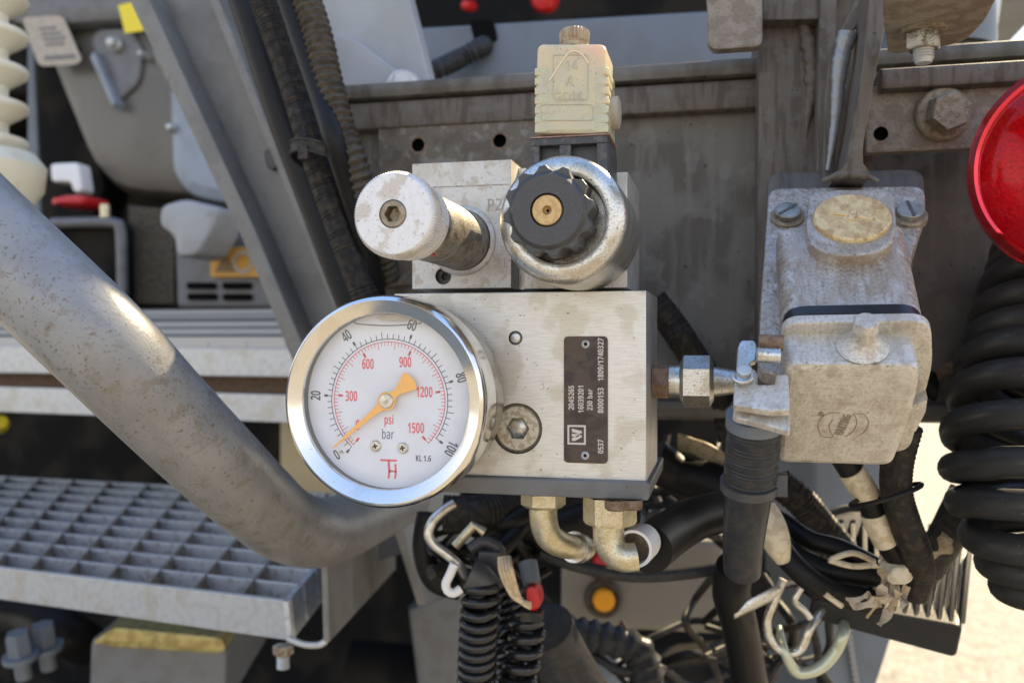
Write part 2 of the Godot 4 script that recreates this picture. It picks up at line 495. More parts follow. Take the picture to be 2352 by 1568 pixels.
	mat("muddy_grey", Color(0.20, 0.178, 0.145), 0.5, 0.0, 0.2, [["blotch", 0.4, 0.7, Color(0.16, 0.14, 0.11), 0.6]])
	mat("old_dirt", Color(0.25, 0.20, 0.145), 0.7)
	mat("plug_steel", Color(0.55, 0.52, 0.45), 0.4, 0.7, 0.03, [["patch", 0.45, 0.7, Color(0.3, 0.24, 0.15), 0.7], ["grain", 0.5, 0.8, Color(0.2, 0.15, 0.1), 0.5]], ns, 0.3)
	mat("coil_rubber", Color(0.036, 0.0355, 0.035), 0.33, 0.0, 0.06, [["patch", 0.5, 0.75, Color(0.04, 0.037, 0.033), 0.6], ["speck", 0.84, 0.9, Color(0.22, 0.2, 0.18), 0.8]], ng, 0.1)
	mat("gusset_paint", Color(0.34, 0.35, 0.355), 0.4, 0.0, 0.2, [["blotch", 0.4, 0.75, Color(0.28, 0.285, 0.28), 0.6]])
	mat("braid", Color(0.022, 0.02, 0.018), 0.6, 0.0, 0.05, [["patch", 0.45, 0.75, Color(0.06, 0.047, 0.032), 0.6]], null)
	mat("conduit", Color(0.05, 0.042, 0.032), 0.5, 0.0, 0.06, [["patch", 0.35, 0.65, Color(0.10, 0.08, 0.056), 0.7], ["speck", 0.82, 0.90, Color(0.03, 0.025, 0.02), 0.6]])
	mat("black_conduit", Color(0.03, 0.031, 0.034), 0.35, 0.0, 0.05, [["patch", 0.4, 0.7, Color(0.05, 0.048, 0.045), 0.6]])
	mat("cast_black", Color(0.03, 0.03, 0.03), 0.4, 0.0, 0.05, [["grain", 0.4, 0.8, Color(0.045, 0.044, 0.042), 0.7]], ng, 0.2)
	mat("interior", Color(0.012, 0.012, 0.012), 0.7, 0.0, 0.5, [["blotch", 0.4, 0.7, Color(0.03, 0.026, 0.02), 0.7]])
	mat("cover_paint", Color(0.115, 0.107, 0.092), 0.3, 0.0, 0.4, [["blotch", 0.4, 0.7, Color(0.09, 0.085, 0.072), 0.6]])
	mat("side_paint", Color(0.24, 0.28, 0.325), 0.38, 0.0, 0.4, [["blotch", 0.4, 0.7, Color(0.17, 0.185, 0.2), 0.6]])
	mat("sticker_beige", Color(0.40, 0.35, 0.28), 0.5, 0.0, 0.1, [["patch", 0.4, 0.7, Color(0.34, 0.29, 0.23), 0.6]])
	mat("beige_tape", Color(0.62, 0.54, 0.38), 0.55, 0.0, 0.05, [["patch", 0.45, 0.7, Color(0.42, 0.33, 0.2), 0.6], ["speck", 0.82, 0.90, Color(0.15, 0.1, 0.06), 0.6]], ng, 0.3)
	mat("cream_wire", Color(0.58, 0.47, 0.31), 0.5, 0.0, 0.05, [["patch", 0.5, 0.7, Color(0.36, 0.25, 0.14), 0.6]])
	mat("pale_wire", Color(0.75, 0.66, 0.44), 0.4)
	mat("steel_wire", Color(0.62, 0.6, 0.54), 0.3, 0.8, 0.05, [["patch", 0.5, 0.7, Color(0.4, 0.34, 0.24), 0.6]], ng, 0.15)
	mat("gold_box", Color(0.40, 0.34, 0.13), 0.35, 0.4, 0.12, [["patch", 0.4, 0.7, Color(0.24, 0.18, 0.06), 0.7]], ng, 0.15)
	mat("concrete", Color(0.37, 0.33, 0.255), 0.85, 0.0, 0.9, [["grain", 0.3, 0.7, Color(0.22, 0.185, 0.13), 0.8], ["speck", 0.55, 0.7, Color(0.52, 0.47, 0.38), 0.8], ["patch", 0.5, 0.7, Color(0.17, 0.145, 0.105), 0.6], ["blotch", 0.4, 0.7, Color(0.31, 0.28, 0.225), 0.6]], ns, 0.7)
	mat("dial_white", Color(0.70, 0.715, 0.76), 0.5, 0.0, 0.06, [["blotch", 0.4, 0.7, Color(0.66, 0.67, 0.70), 0.6]])
	mat("print_black", Color(0.085, 0.09, 0.115), 0.6)
	mat("print_red", Color(0.70, 0.13, 0.15), 0.6)
	mat("needle_orange", Color(0.88, 0.45, 0.10), 0.45, 0.0, 0.03, [["patch", 0.5, 0.8, Color(0.82, 0.42, 0.10), 0.6], ["speck", 0.89, 0.92, Color(0.2, 0.1, 0.04), 0.7]])
	mat("gauge_inner", Color(0.10, 0.10, 0.095), 0.5)
	mat("plate_brown", Color(0.072, 0.05, 0.038), 0.42, 0.2, 0.05, [["blotch", 0.45, 0.7, Color(0.025, 0.02, 0.022), 0.7], ["patch", 0.55, 0.72, Color(0.085, 0.062, 0.045), 0.6]], ng, 0.06)
	mat("print_silver", Color(0.56, 0.54, 0.5), 0.4, 0.3)
	mat("black_hole", Color(0.006, 0.006, 0.006), 0.7)
	mat("gasket_black", Color(0.012, 0.012, 0.013), 0.35)
	mat("knob_red", Color(0.5, 0.012, 0.015), 0.35)
	mat("knob_orange", Color(0.85, 0.34, 0.012), 0.4)
	mat("sticker_yellow", Color(0.78, 0.62, 0.02), 0.4)
	mat("sticker_orange", Color(0.62, 0.31, 0.04), 0.45)
	mat("sticker_print", Color(0.2, 0.13, 0.05), 0.6)
	mat("white_paint", Color(0.72, 0.72, 0.72), 0.5)
	mat("lens_core", Color(0.26, 0.012, 0.02), 0.4, 0.0, 0.03, [["cell", 0.2, 0.8, Color(0.6, 0.02, 0.03), 0.8], ["patch", 0.5, 0.7, Color(0.5, 0.1, 0.1), 0.5]], ns, 0.6)
	mat("green_wire", Color(0.5, 0.52, 0.40), 0.35, 0.5)
	mat("dry_scrap", Color(0.42, 0.34, 0.23), 0.8, 0.0, 0.05, [["patch", 0.4, 0.7, Color(0.22, 0.16, 0.1), 0.7], ["grain", 0.5, 0.8, Color(0.55, 0.47, 0.35), 0.5]], ns, 0.8)
	mat("blue_grey", Color(0.13, 0.155, 0.18), 0.45, 0.0, 0.3, [["blotch", 0.4, 0.7, Color(0.11, 0.12, 0.13), 0.6]])
	mat("far_white", Color(0.75, 0.75, 0.74), 0.8)
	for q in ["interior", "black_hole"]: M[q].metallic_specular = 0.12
	for q in ["rubber", "dusty_rubber", "black_conduit", "cast_black", "braid", "web_paint", "post_paint", "conduit"]: M[q].metallic_specular = 0.3
	var g := StandardMaterial3D.new()
	g.resource_name = "gauge_glass"
	g.transparency = BaseMaterial3D.TRANSPARENCY_ALPHA
	g.albedo_color = Color(1, 1, 1, 0.03)
	g.roughness = 0.02
	M.glass = g
	var rl := StandardMaterial3D.new()
	rl.resource_name = "red_lens"
	rl.refraction_enabled = true
	rl.transparency = BaseMaterial3D.TRANSPARENCY_ALPHA
	rl.albedo_color = Color(0.80, 0.06, 0.11, 0.15)
	rl.refraction_scale = 0.03
	rl.roughness = 0.12
	M.red_lens = rl

func _ready():
	var cam := Camera3D.new()
	cam.name = "camera"
	add_child(cam)
	cam.position = EYE
	cam.rotation_degrees = Vector3(0, YAW, 0)
	var lens := CameraAttributesPhysical.new()
	lens.frustum_focal_length = 46.87
	lens.frustum_focus_distance = 0.292
	lens.exposure_aperture = 19.0
	lens.frustum_near = 0.02
	lens.frustum_far = 400.0
	cam.attributes = lens
	cam.fov = rad_to_deg(2.0 * atan(784.0 / FOCAL))
	cam.near = 0.02
	cam.far = 400.0
	var env := Environment.new()
	env.background_mode = Environment.BG_SKY
	var sky := Sky.new()
	var sm := ProceduralSkyMaterial.new()
	sm.sky_top_color = Color(0.47, 0.60, 0.80)
	sm.sky_horizon_color = Color(0.97, 0.95, 0.90)
	sm.sky_curve = 0.32
	sm.sky_energy_multiplier = 1.0
	sm.ground_bottom_color = Color(0.6, 0.57, 0.5)
	sm.ground_horizon_color = Color(0.75, 0.75, 0.74)
	sm.sun_angle_max = 8.0
	sky.sky_material = sm
	env.sky = sky
	env.tonemap_mode = Environment.TONE_MAPPER_LINEAR
	env.tonemap_exposure = 2.3
	env.sdfgi_enabled = true
	env.ssao_enabled = true
	env.ssil_enabled = true
	var we := WorldEnvironment.new()
	we.name = "daylight"
	we.environment = env
	add_child(we)
	var sun := DirectionalLight3D.new()
	sun.name = "sun"
	sun.light_energy = 1.6
	sun.light_color = Color(1.0, 0.91, 0.74)
	sun.light_angular_distance = 0.5
	sun.shadow_enabled = true
	add_child(sun)
	sun.look_at_from_position(SUN, Vector3.ZERO, Vector3.UP)
	make_materials()
	build_ground()
	build_truck()
	build_frame()
	build_steps()
	build_tube_and_channel()
	build_manifold()
	build_gauge()
	build_valves()
	build_plug()
	build_right_side()
	build_hoses()
	build_below()

func build_ground():
	var b := MB.new()
	b.quad(Vector3(-60, 0, 60), Vector3(60, 0, 60), Vector3(60, 0, -120), Vector3(-60, 0, -120))
	part("ground", b, "concrete", null, "structure")

# ---------------------------------------------------------------- what stands behind everything
func build_truck():
	var b := MB.new()
	# body of the truck: a dark closed superstructure over the frame, its underside and the cavity under it
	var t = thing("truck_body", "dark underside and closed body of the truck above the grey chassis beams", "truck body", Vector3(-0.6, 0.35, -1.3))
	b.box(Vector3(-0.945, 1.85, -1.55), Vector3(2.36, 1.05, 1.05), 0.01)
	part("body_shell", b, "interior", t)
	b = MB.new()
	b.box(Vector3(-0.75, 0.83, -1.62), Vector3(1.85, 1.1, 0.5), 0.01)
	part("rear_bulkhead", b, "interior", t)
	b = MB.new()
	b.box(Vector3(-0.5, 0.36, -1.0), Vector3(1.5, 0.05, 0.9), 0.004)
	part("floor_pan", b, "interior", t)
	# red valve heads in the dark opening at the top
	for q in [[1248, -2, 30, "bright red round indicator at the top edge in the dark gap behind the beams"], [1072, 12, 13, "small dim red indicator left of the brighter one in the dark gap"]]:
		b = MB.new()
		var c = at(q[0], q[1], 0.95)
		var r = q[2] / FOCAL * 0.95
		b.lathe(c, Vector3(0, -0.3, 1), [[r * 0.6, -0.03], [r, -0.02], [r, 0.0], [r * 0.75, 0.006], [0, 0.008]], 24)
		one("red_indicator", q[3], "indicator", b, "knob_red")
	# engine cover on the left
	t = thing("engine_cover", "blurred grey moulded cover with stickers behind the sloping channel", "engine cover", at(300, 450, 1.15))
	b = MB.new()
	var z = -0.92
	b.prism(MB.rounded(zs([[52, 40], [200, 28], [560, 0], [640, 470], [470, 462], [215, 445]], z), 0.06), Vector3(0, 0, -0.4), 0.034)
	part("cover_shell", b, "cover_paint", t)
	b = MB.new()
	b.prism(MB.rounded(zs([[-20, -60], [600, -60], [600, 25], [60, 62], [-10, 40]], z + 0.02), 0.02), Vector3(0, 0, -0.4), 0.012)
	part("top_rim", b, "plate_paint", t)
	b = MB.new()
	b.prism(MB.rounded(zs([[372, 62], [600, 62], [660, 470], [520, 474], [425, 452], [385, 400]], z + 0.012), 0.03), Vector3(0, 0, -0.1), 0.016)
	part("side_panel", b, "side_paint", t)
	b = MB.new()   # moulded pocket round a bolt: a raised wedge rib running to a point
	b.prism(zs([[204, 130], [214, 116], [262, 234], [256, 246]], z + 0.018), Vector3(0, 0, -0.03), 0.002)
	part("pocket_rib", b, "side_paint", t)
	b = MB.new()
	b.prism(MB.rounded(zs([[204, 90], [222, 64], [300, 62], [328, 110], [318, 190], [258, 242]], z + 0.006), 0.012), Vector3(0, 0, -0.01), 0.004)
	part("pocket", b, "plate_paint", t)
	for q in [[261, 100, 0.0065], [329, 126, 0.0034], [395, 294, 0.0042]]:
		b = MB.new()
		b.lathe(onz(q[0], q[1], z + 0.012), Vector3(0.1, 0, 1), [[q[2] * 1.3, -0.035], [q[2] * 1.3, 0.0], [q[2] * 0.8, 0.003], [q[2] * 0.7, 0.009], [0, 0.01]], 18)
		part("bolt", b, "galvanised", t)
	b = MB.new()
	b.prism(MB.rounded(zs([[48, 40], [142, 34], [187, 138], [172, 148], [88, 152]], z + 0.0215), 0.008), Vector3(0, 0, -0.001), 0.0002)
	var st = part("sticker", b, "sticker_beige", t)
	b = MB.new()
	for q in [[100, 128, 70], [86, 64, 40], [92, 76, 46], [97, 88, 50], [101, 100, 44]]:
		b.prism(zs([[q[0], q[1]], [q[0] + q[2], q[1] - 4], [q[0] + q[2] + 2, q[1] + (2 if q[2] < 60 else 5)], [q[0] + 2, q[1] + (5 if q[2] < 60 else 9)]], z + 0.0222), Vector3(0, 0, -0.001))
	part("sticker_print", b, "plate_paint", st)
	b = MB.new()
	b.prism(zs([[270, 12], [312, 2], [330, 70], [286, 76]], z + 0.0215), Vector3(0, 0, -0.001), 0.0002)
	part("yellow_sticker", b, "sticker_yellow", t)
	# bellows at the left edge
	t = thing("air_bellows", "pale ribbed bellows in sunlight at the left edge", "bellows", at(-60, 430, 0.62))
	b = MB.new()
	var c0 = at(-54, 420, 0.62)
	var pr := []
	for k in 6:
		var h = 0.028 + k * 0.0245
		pr.append([0.019, h - 0.011]); pr.append([0.0305, h - 0.003]); pr.append([0.0315, h]); pr.append([0.0305, h + 0.0025]); pr.append([0.019, h + 0.006])
	b.lathe(c0, Vector3(0, 1, 0), pr, 40)
	part("bellows_folds", b, "bellows_cream", t)
	b = MB.new()
	b.lathe(c0, Vector3(0, 1, 0), [[0, -0.03], [0.024, -0.028], [0.041, -0.004], [0.043, 0.012], [0.036, 0.021], [0, 0.021]], 40)
	part("bottom_cup", b, "bellows_cream", t)
	# things far to the left seen through the gap
	t = thing("pale_wall", "bright pale wall far behind the bellows at the left", "wall", Vector3(-6, 0, -4.5))
	b = MB.new()
	b.box(Vector3(-6.6, 2.2, -4.6), Vector3(3.0, 4.4, 0.3), 0.02)
	part("wall_face", b, "far_white", t)
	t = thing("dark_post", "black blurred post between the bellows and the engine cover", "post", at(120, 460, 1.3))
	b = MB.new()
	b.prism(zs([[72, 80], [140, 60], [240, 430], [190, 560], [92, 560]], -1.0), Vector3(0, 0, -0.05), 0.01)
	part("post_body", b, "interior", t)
	b = MB.new()
	b.prism(zs([[60, 60], [76, 100], [96, 560], [60, 560]], -1.01), Vector3(0, 0, -0.03), 0.004)
	part("blue_edge", b, "blue_grey", t)
	b = MB.new()
	b.prism(MB.rounded(zs([[112, 375], [178, 372], [188, 440], [166, 442], [160, 416], [116, 418]], -0.9), 0.006), Vector3(0, 0, -0.02), 0.003)
	one("white_bracket", "small white angled bracket under the lower left corner of the engine cover", "bracket", b, "white_paint")
	b = MB.new()
	b.prism(MB.rounded(zs([[108, 458], [130, 446], [178, 444], [196, 452], [188, 472], [115, 470]], -0.86), 0.01), Vector3(0, 0, -0.04), 0.008)
	one("red_lamp", "small red and pink lamp below the white bracket at left", "lamp", b, "knob_red")
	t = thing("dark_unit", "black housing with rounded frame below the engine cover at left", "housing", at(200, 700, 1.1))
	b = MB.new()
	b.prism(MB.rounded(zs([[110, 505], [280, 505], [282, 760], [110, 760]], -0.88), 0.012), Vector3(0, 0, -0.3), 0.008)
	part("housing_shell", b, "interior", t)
	b = MB.new()
	b.sweep(curve(zs([[120, 512], [200, 510], [262, 512], [276, 530], [280, 640], [280, 760]], -0.87)), 0.006, 10)
	part("frame_edge", b, "plate_paint", t)
	b = MB.new()
	b.sweep(zs([[240, 470], [241, 500]], -0.85), 0.005, 12)
	part("fitting", b, "yellow_zinc", t)
	t = thing("vented_panel", "blurred grey panel with slots and an orange warning sticker behind the channel", "panel", at(500, 700, 1.05))
	b = MB.new()
	b.prism(MB.rounded(zs([[400, 540], [700, 540], [700, 708], [405, 708]], -0.87), 0.006), Vector3(0, 0, -0.2), 0.004)
	part("panel_face", b, "plate_paint", t)
	for q in [[426, 648], [508, 648], [428, 673], [509, 674]]:
		b = MB.new()
		b.prism(MB.rounded(zs([[q[0], q[1]], [q[0] + 66, q[1]], [q[0] + 67, q[1] + 16], [q[0] + 1, q[1] + 16]], -0.866), 0.003), Vector3(0, 0, -0.01), 0.001)
		part("slot", b, "black_hole", t)
	b = MB.new()
	b.prism(MB.rounded(zs([[482, 568], [600, 568], [602, 636], [482, 636]], -0.864), 0.003), Vector3(0, 0, -0.01), 0.0006)
	var ws = part("warning_sticker", b, "sticker_orange", t)
	b = MB.new()
	b.prism(zs([[515, 583], [541, 624], [492, 624]], -0.8625), Vector3(0, 0, -0.001))
	part("warning_triangle", b, "sticker_print", ws)
	b = MB.new()
	b.lathe(onz(558, 602, -0.8635), Vector3(0, 0, 1), [[0.012, 0], [0.012, 0.001], [0.008, 0.001]], 24)
	part("prohibition_ring", b, "sticker_beige", ws)
	b = MB.new()
	b.prism(MB.rounded(zs([[365, 470], [420, 455], [505, 475], [480, 540], [450, 588], [402, 590], [396, 540], [362, 520]], -0.8), 0.008), Vector3(0, 0, -0.05), 0.006)
	one("grey_bracket", "pale grey cast bracket hanging above the vented panel", "bracket", b, "gusset_paint")
	b = MB.new()
	b.prism(zs([[290, 470], [400, 480], [400, 700], [290, 700]], -0.9), Vector3(0, 0, -0.1), 0.004)
	one("brown_plate", "dark brown plate between the black housing and the vented panel", "plate", b, "conduit")
	b = MB.new()
	b.lathe(at(0, 972, 0.9), Vector3(1, 0.3, 1), [[0.0, 0.012], [0.006, 0.01], [0.008, 0.0], [0.008, -0.02]], 20)
	one("yellow_lamp", "small bright yellow lamp at the left edge below the steps", "lamp", b, "sticker_yellow")

func web_bolt(c: Vector3, ax: Vector3, r, h, m, called, label):
	var t = thing(called, label, "bolt", c)
	var b := MB.new()
	b.lathe(c, ax, [[0, 0], [r * 1.32, 0], [r * 1.32, h * 0.28], [r * 1.22, h * 0.36], [0, h * 0.36]], 32)
	part("washer", b, m, t)
	b = MB.new()
	hex_head(b, c + ax.normalized() * h * 0.34, ax, r, h * 0.8, 0.35)
	part("head", b, m, t)

# ---------------------------------------------------------------- chassis beams
func build_frame():
	var b := MB.new()
	var z = -0.43
	var t = thing("chassis_beam", "dark grey chassis channel with a bolted lip behind the valve manifold", "beam", onz(1250, 968, z))
	b.prism(zs([[780, 262], [2420, 150], [2420, 975], [820, 955]], z), Vector3(0, 0, -0.008), 0.001)
	part("web", b, "web_paint", t)
	b = MB.new()   # top flange bends out towards the viewer
	var y1 = onz(1250, 210, z).y
	var bx0 = onz(786, 250, z).x
	var bxm = (bx0 + 0.43) / 2.0
	var bxw = 0.43 - bx0
	b.box(Vector3(bxm, y1 + 0.003, z - 0.004), Vector3(bxw, 0.008, 0.03), 0.003)
	part("top_flange", b, "web_paint", t)
	b = MB.new()
	b.box(Vector3(bxm, y1 - 0.0085, z + 0.004), Vector3(bxw, 0.014, 0.008), 0.003)
	part("front_lip", b, "post_paint", t)
	b = MB.new()
	var y0 = onz(1800, 962, z).y
	b.box(Vector3(bxm, y0 + 0.004, z - 0.02), Vector3(bxw, 0.008, 0.05), 0.002)
	part("bottom_flange", b, "web_paint", t)
	# doubler plate with two holes
	var p = thing("doubler_plate", "stained plate with two drilled holes upper left of the valve blocks", "plate", onz(1000, 600, z + 0.006))
	b = MB.new()
	var cuts := []
	for q in [[960, 333], [1148, 323]]: cuts.append([onz(q[0], q[1], z + 0.006), Vector3(0, 0, -1), 0.0033, 0.0055, "black_hole"])
	carved("plate", zs([[868, 275], [1290, 246], [1290, 620], [872, 660]], z + 0.006), Vector3(0, 0, -0.006), 0.0008, cuts, "doubler_paint", p)
	for q in [[960, 333], [1148, 323]]:
		b = MB.new()
		b.lathe(onz(q[0], q[1], z + 0.006), Vector3(0, 0, 1), [[0.0044, -0.0002], [0.0042, 0.00025], [0.0034, 0.0002], [0.0033, -0.001]], 28)
		part("rusty_hole_rim", b, "rusty", p)
	# rear cross beam higher up
	t = thing("rear_cross_beam", "upper grey cross beam running behind the black conduit", "beam", at(1300, 200, 0.66))
	b = MB.new()
	b.prism(zs([[930, 62], [1990, 0], [1990, 330], [930, 330]], -0.60), Vector3(0, 0, -0.12), 0.004)
	part("beam_face", b, "blue_grey", t)
	b = MB.new()
	b.prism(MB.rounded(zs([[1078, 48], [1132, 44], [1142, 92], [1090, 96]], -0.597), 0.003), Vector3(0, 0, -0.002))
	part("cable_opening", b, "black_hole", t)
	b = MB.new()
	b.prism(zs([[2000, -60], [2420, -60], [2420, -10], [1990, 10]], -0.62), Vector3(0, 0, -0.1), 0.004)
	part("beam_end", b, "blue_grey", t)
	# white gusset with its bolt
	t = thing("light_gusset", "light grey welded gusset plate with one bolt, above the left end of the beam", "gusset", onz(880, 240, -0.47))
	b = MB.new()
	b.prism(MB.rounded(zs([[705, -60], [925, -60], [1002, 240], [790, 246], [742, 120]], -0.475), 0.004), Vector3(0, 0, -0.012), 0.0015)
	part("back_plate", b, "gusset_paint", t)
	b = MB.new()
	b.prism(MB.rounded(zs([[766, 70], [800, 76], [960, 196], [985, 242], [782, 244], [766, 120]], -0.462), 0.006), Vector3(0, 0, -0.012), 0.002)
	part("front_plate", b, "gusset_paint", t)
	web_bolt(onz(926, 205, -0.462), Vector3(0.45, 0, 1), 0.0075, 0.011, "galvanised", "gusset_bolt", "pale hex bolt with thick washer in the light gusset plate")
	# post on the right with weld seams
	z = -0.40
	t = thing("upright_post", "brown grey upright post with rough weld seams behind the bracket arm", "post", onz(1870, 700, z))
	b = MB.new()
	b.prism(zs([[1742, -80], [2014, -80], [2004, 990], [1738, 990]], z), Vector3(0, 0, -0.09), 0.002)
	part("post_body", b, "post_paint", t)
	b = MB.new()
	b.prism(zs([[1886, -80], [1925, -80], [1906, 720], [1866, 720]], z + 0.014), Vector3(0, 0, -0.014), 0.001)
	part("rib", b, "post_paint", t)
	var rough = func(s, an, f): return (0.0034 + 0.0004 * sin(s * 620.0) * sin(s * 171.0) + 0.0003 * sin(an * 2.0 + s * 1300.0)) * sin(PI * clampf(f * 0.8 + 0.2, 0.0, 1.0))
	for list in [[[1840, 34], [1856, 90], [1866, 150], [1866, 210], [1856, 270], [1852, 320]]]:
		b = MB.new()
		b.sweep(curve(zs(list, z + 0.001), 0.0006), rough, 16)
		part("weld_seam", b, "post_paint", t)
	b = MB.new()
	b.prism(zs([[1752, -80], [1990, -80], [1880, 44], [1752, 46]], z + 0.01), Vector3(0, 0, -0.01), 0.001)
	part("cap_plate", b, "post_paint", t)
	# horizontal channel at the right with its bolt
	z = -0.385
	t = thing("right_channel", "dusty grey channel with a hex bolt and round hole beside the red lamp", "channel", onz(2150, 345, z))
	b = MB.new()
	carved("channel_face", zs([[1990, 197], [2440, 165], [2440, 330], [1990, 352]], z), Vector3(0, 0, -0.006), 0.001, [[onz(2024, 307, z), Vector3(0, 0, -1), 0.0028, 0.004, "black_hole"]], "muddy_plate", t)
	b = MB.new()
	var yt = onz(2150, 178, z).y
	var cx0 = onz(2018, 180, z).x
	b.box(Vector3((cx0 + 0.2) / 2.0, yt - 0.001, z - 0.008), Vector3(0.2 - cx0, 0.0085, 0.03), 0.002)
	part("top_flange", b, "post_paint", t)
	web_bolt(onz(2163, 264, z), Vector3(0.1, -0.1, 1), 0.0078, 0.0105, "dusty_bolt", "channel_bolt", "large dusty hex bolt in the right channel, left of the red lamp")
	# bracket plates above
	b = MB.new()
	b.prism(MB.rounded(zs([[1615, -70], [1752, -70], [1752, 106], [1640, 114], [1625, 100], [1625, 20]], -0.375), 0.003), Vector3(0, 0, -0.006), 0.001)
	one("hanging_tab", "muddy beige plate tab with rounded corner hanging at the top, left of the post", "plate", b, "muddy_plate")
	t = thing("overhead_plate", "muddy beige horizontal plate seen from below at the upper right", "plate", at(2150, 100, 0.31))
	b = MB.new()
	var hp = Vector3(0, 1.098, 0)
	b.prism(MB.rounded(ps([[2040, 128], [2125, 114], [2212, 100], [2262, 52], [2300, -20], [2360, -140], [2440, -360], [2010, -360], [2030, 60]], hp, Vector3.UP), 0.006), Vector3(0, 0.006, 0), 0.0008)
	part("plate", b, "muddy_plate", t)
	var c = onp(2122, 66, hp, Vector3.UP)
	t = thing("hanging_bolt", "galvanised hex nut and threaded bolt end hanging from the overhead plate", "bolt", c)
	b = MB.new()
	b.lathe(c, Vector3(0, -1, 0), [[0, 0], [0.0070, 0], [0.0070, 0.0013], [0, 0.0013]], 28)
	part("washer", b, "dusty_bolt", t)
	b = MB.new()
	hex_head(b, c + Vector3(0, -0.0014, 0), Vector3(0, -1, 0), 0.0053, 0.0052, 0.3)
	part("nut", b, "dirty_steel", t)
	b = MB.new()
	var th := [[0.0029, 0.0]]
	for k in 7:
		th.append([0.0032, 0.0009 + k * 0.0009]); th.append([0.0028, 0.0013 + k * 0.0009])
	th.append([0.0024, 0.0078]); th.append([0.0, 0.0078])
	b.lathe(c + Vector3(0, -0.003, 0), Vector3(0, -1, 0), th, 20)
	part("threaded_end", b, "galvanised", t)
	# cup-shaped mount behind
	c = at(2152, 150, 0.52)
	t = thing("rubber_mount", "grey cup shaped mount with dark rubber core behind the overhead plate", "mount", c)
	b = MB.new()
	b.lathe(c, Vector3(0, 1, 0), [[0.0, 0.018], [0.027, 0.018], [0.0285, 0.006], [0.0305, 0.006], [0.031, 0.012], [0.029, 0.06], [0.025, 0.064]], 48)
	part("cup", b, "blue_grey", t)
	b = MB.new()
	b.lathe(c, Vector3(0, 1, 0), [[0.026, -0.006], [0.027, 0.006], [0.022, 0.012], [0.018, 0.02]], 40)
	part("rubber_core", b, "conduit", t)
	b = MB.new()
	b.lathe(c, Vector3(0, 1, 0), [[0, -0.014], [0.033, -0.014], [0.034, -0.010], [0.03, -0.006], [0, -0.006]], 48)
	part("base_dish", b, "galvanised", t)
	b = MB.new()
	b.prism(zs([[2232, -80], [2318, -80], [2280, 165], [2200, 165]], -0.62), Vector3(0, 0, -0.05), 0.004)
	one("pale_pillar", "pale grey pillar behind the mount at the upper right", "pillar", b, "white_paint")
	# arm that carries the plug socket
	z = -0.335
	t = thing("bracket_arm", "brown grey flat bracket arm welded to the socket's mounting plate", "bracket", onz(1958, 400, z))
	b = MB.new()
	b.prism(MB.curve_bar(zs([[2002, -60], [1990, 80], [1968, 240], [1950, 330], [1944, 372], [1925, 398]], z), zs([[2056, -60], [2034, 60], [2006, 200], [1984, 330], [1984, 372], [2004, 404]], z)), Vector3(0, 0, -0.033), 0.0008)
	part("arm", b, "post_paint", t)
	b = MB.new()
	b.prism(MB.curve_bar(zs([[1996, -60], [1956, 20], [1908, 110], [1894, 220], [1888, 430]], z - 0.03), zs([[2030, -60], [1985, 30], [1936, 120], [1924, 230], [1916, 430]], z - 0.03)), Vector3(0, 0, -0.012), 0.0008)
	part("rear_rib", b, "post_paint", t)
	b = MB.new()
	b.sweep(curve(zs([[1948, 76], [1934, 130], [1926, 190], [1921, 260], [1912, 330], [1902, 392]], z - 0.027), 0.0005), func(s, an, f): return (0.0036 + 0.0003 * sin(s * 700.0) * sin(s * 233.0) + 0.00012 * sin(an * 3.0 + s * 1900.0)) * (1.0 - f * 0.75), 16)
	part("weld_seam", b, "weld", t)
	b = MB.new()
	b.sweep(curve(zs([[1888, 416], [1920, 404], [1950, 400], [1990, 404], [2018, 416]], z - 0.001), 0.0006), func(s, an, f): return 0.0006 + 0.0010 * sin(PI * f) + 0.0002 * sin(s * 1400.0), 16)
	part("weld_fillet", b, "post_paint", t)

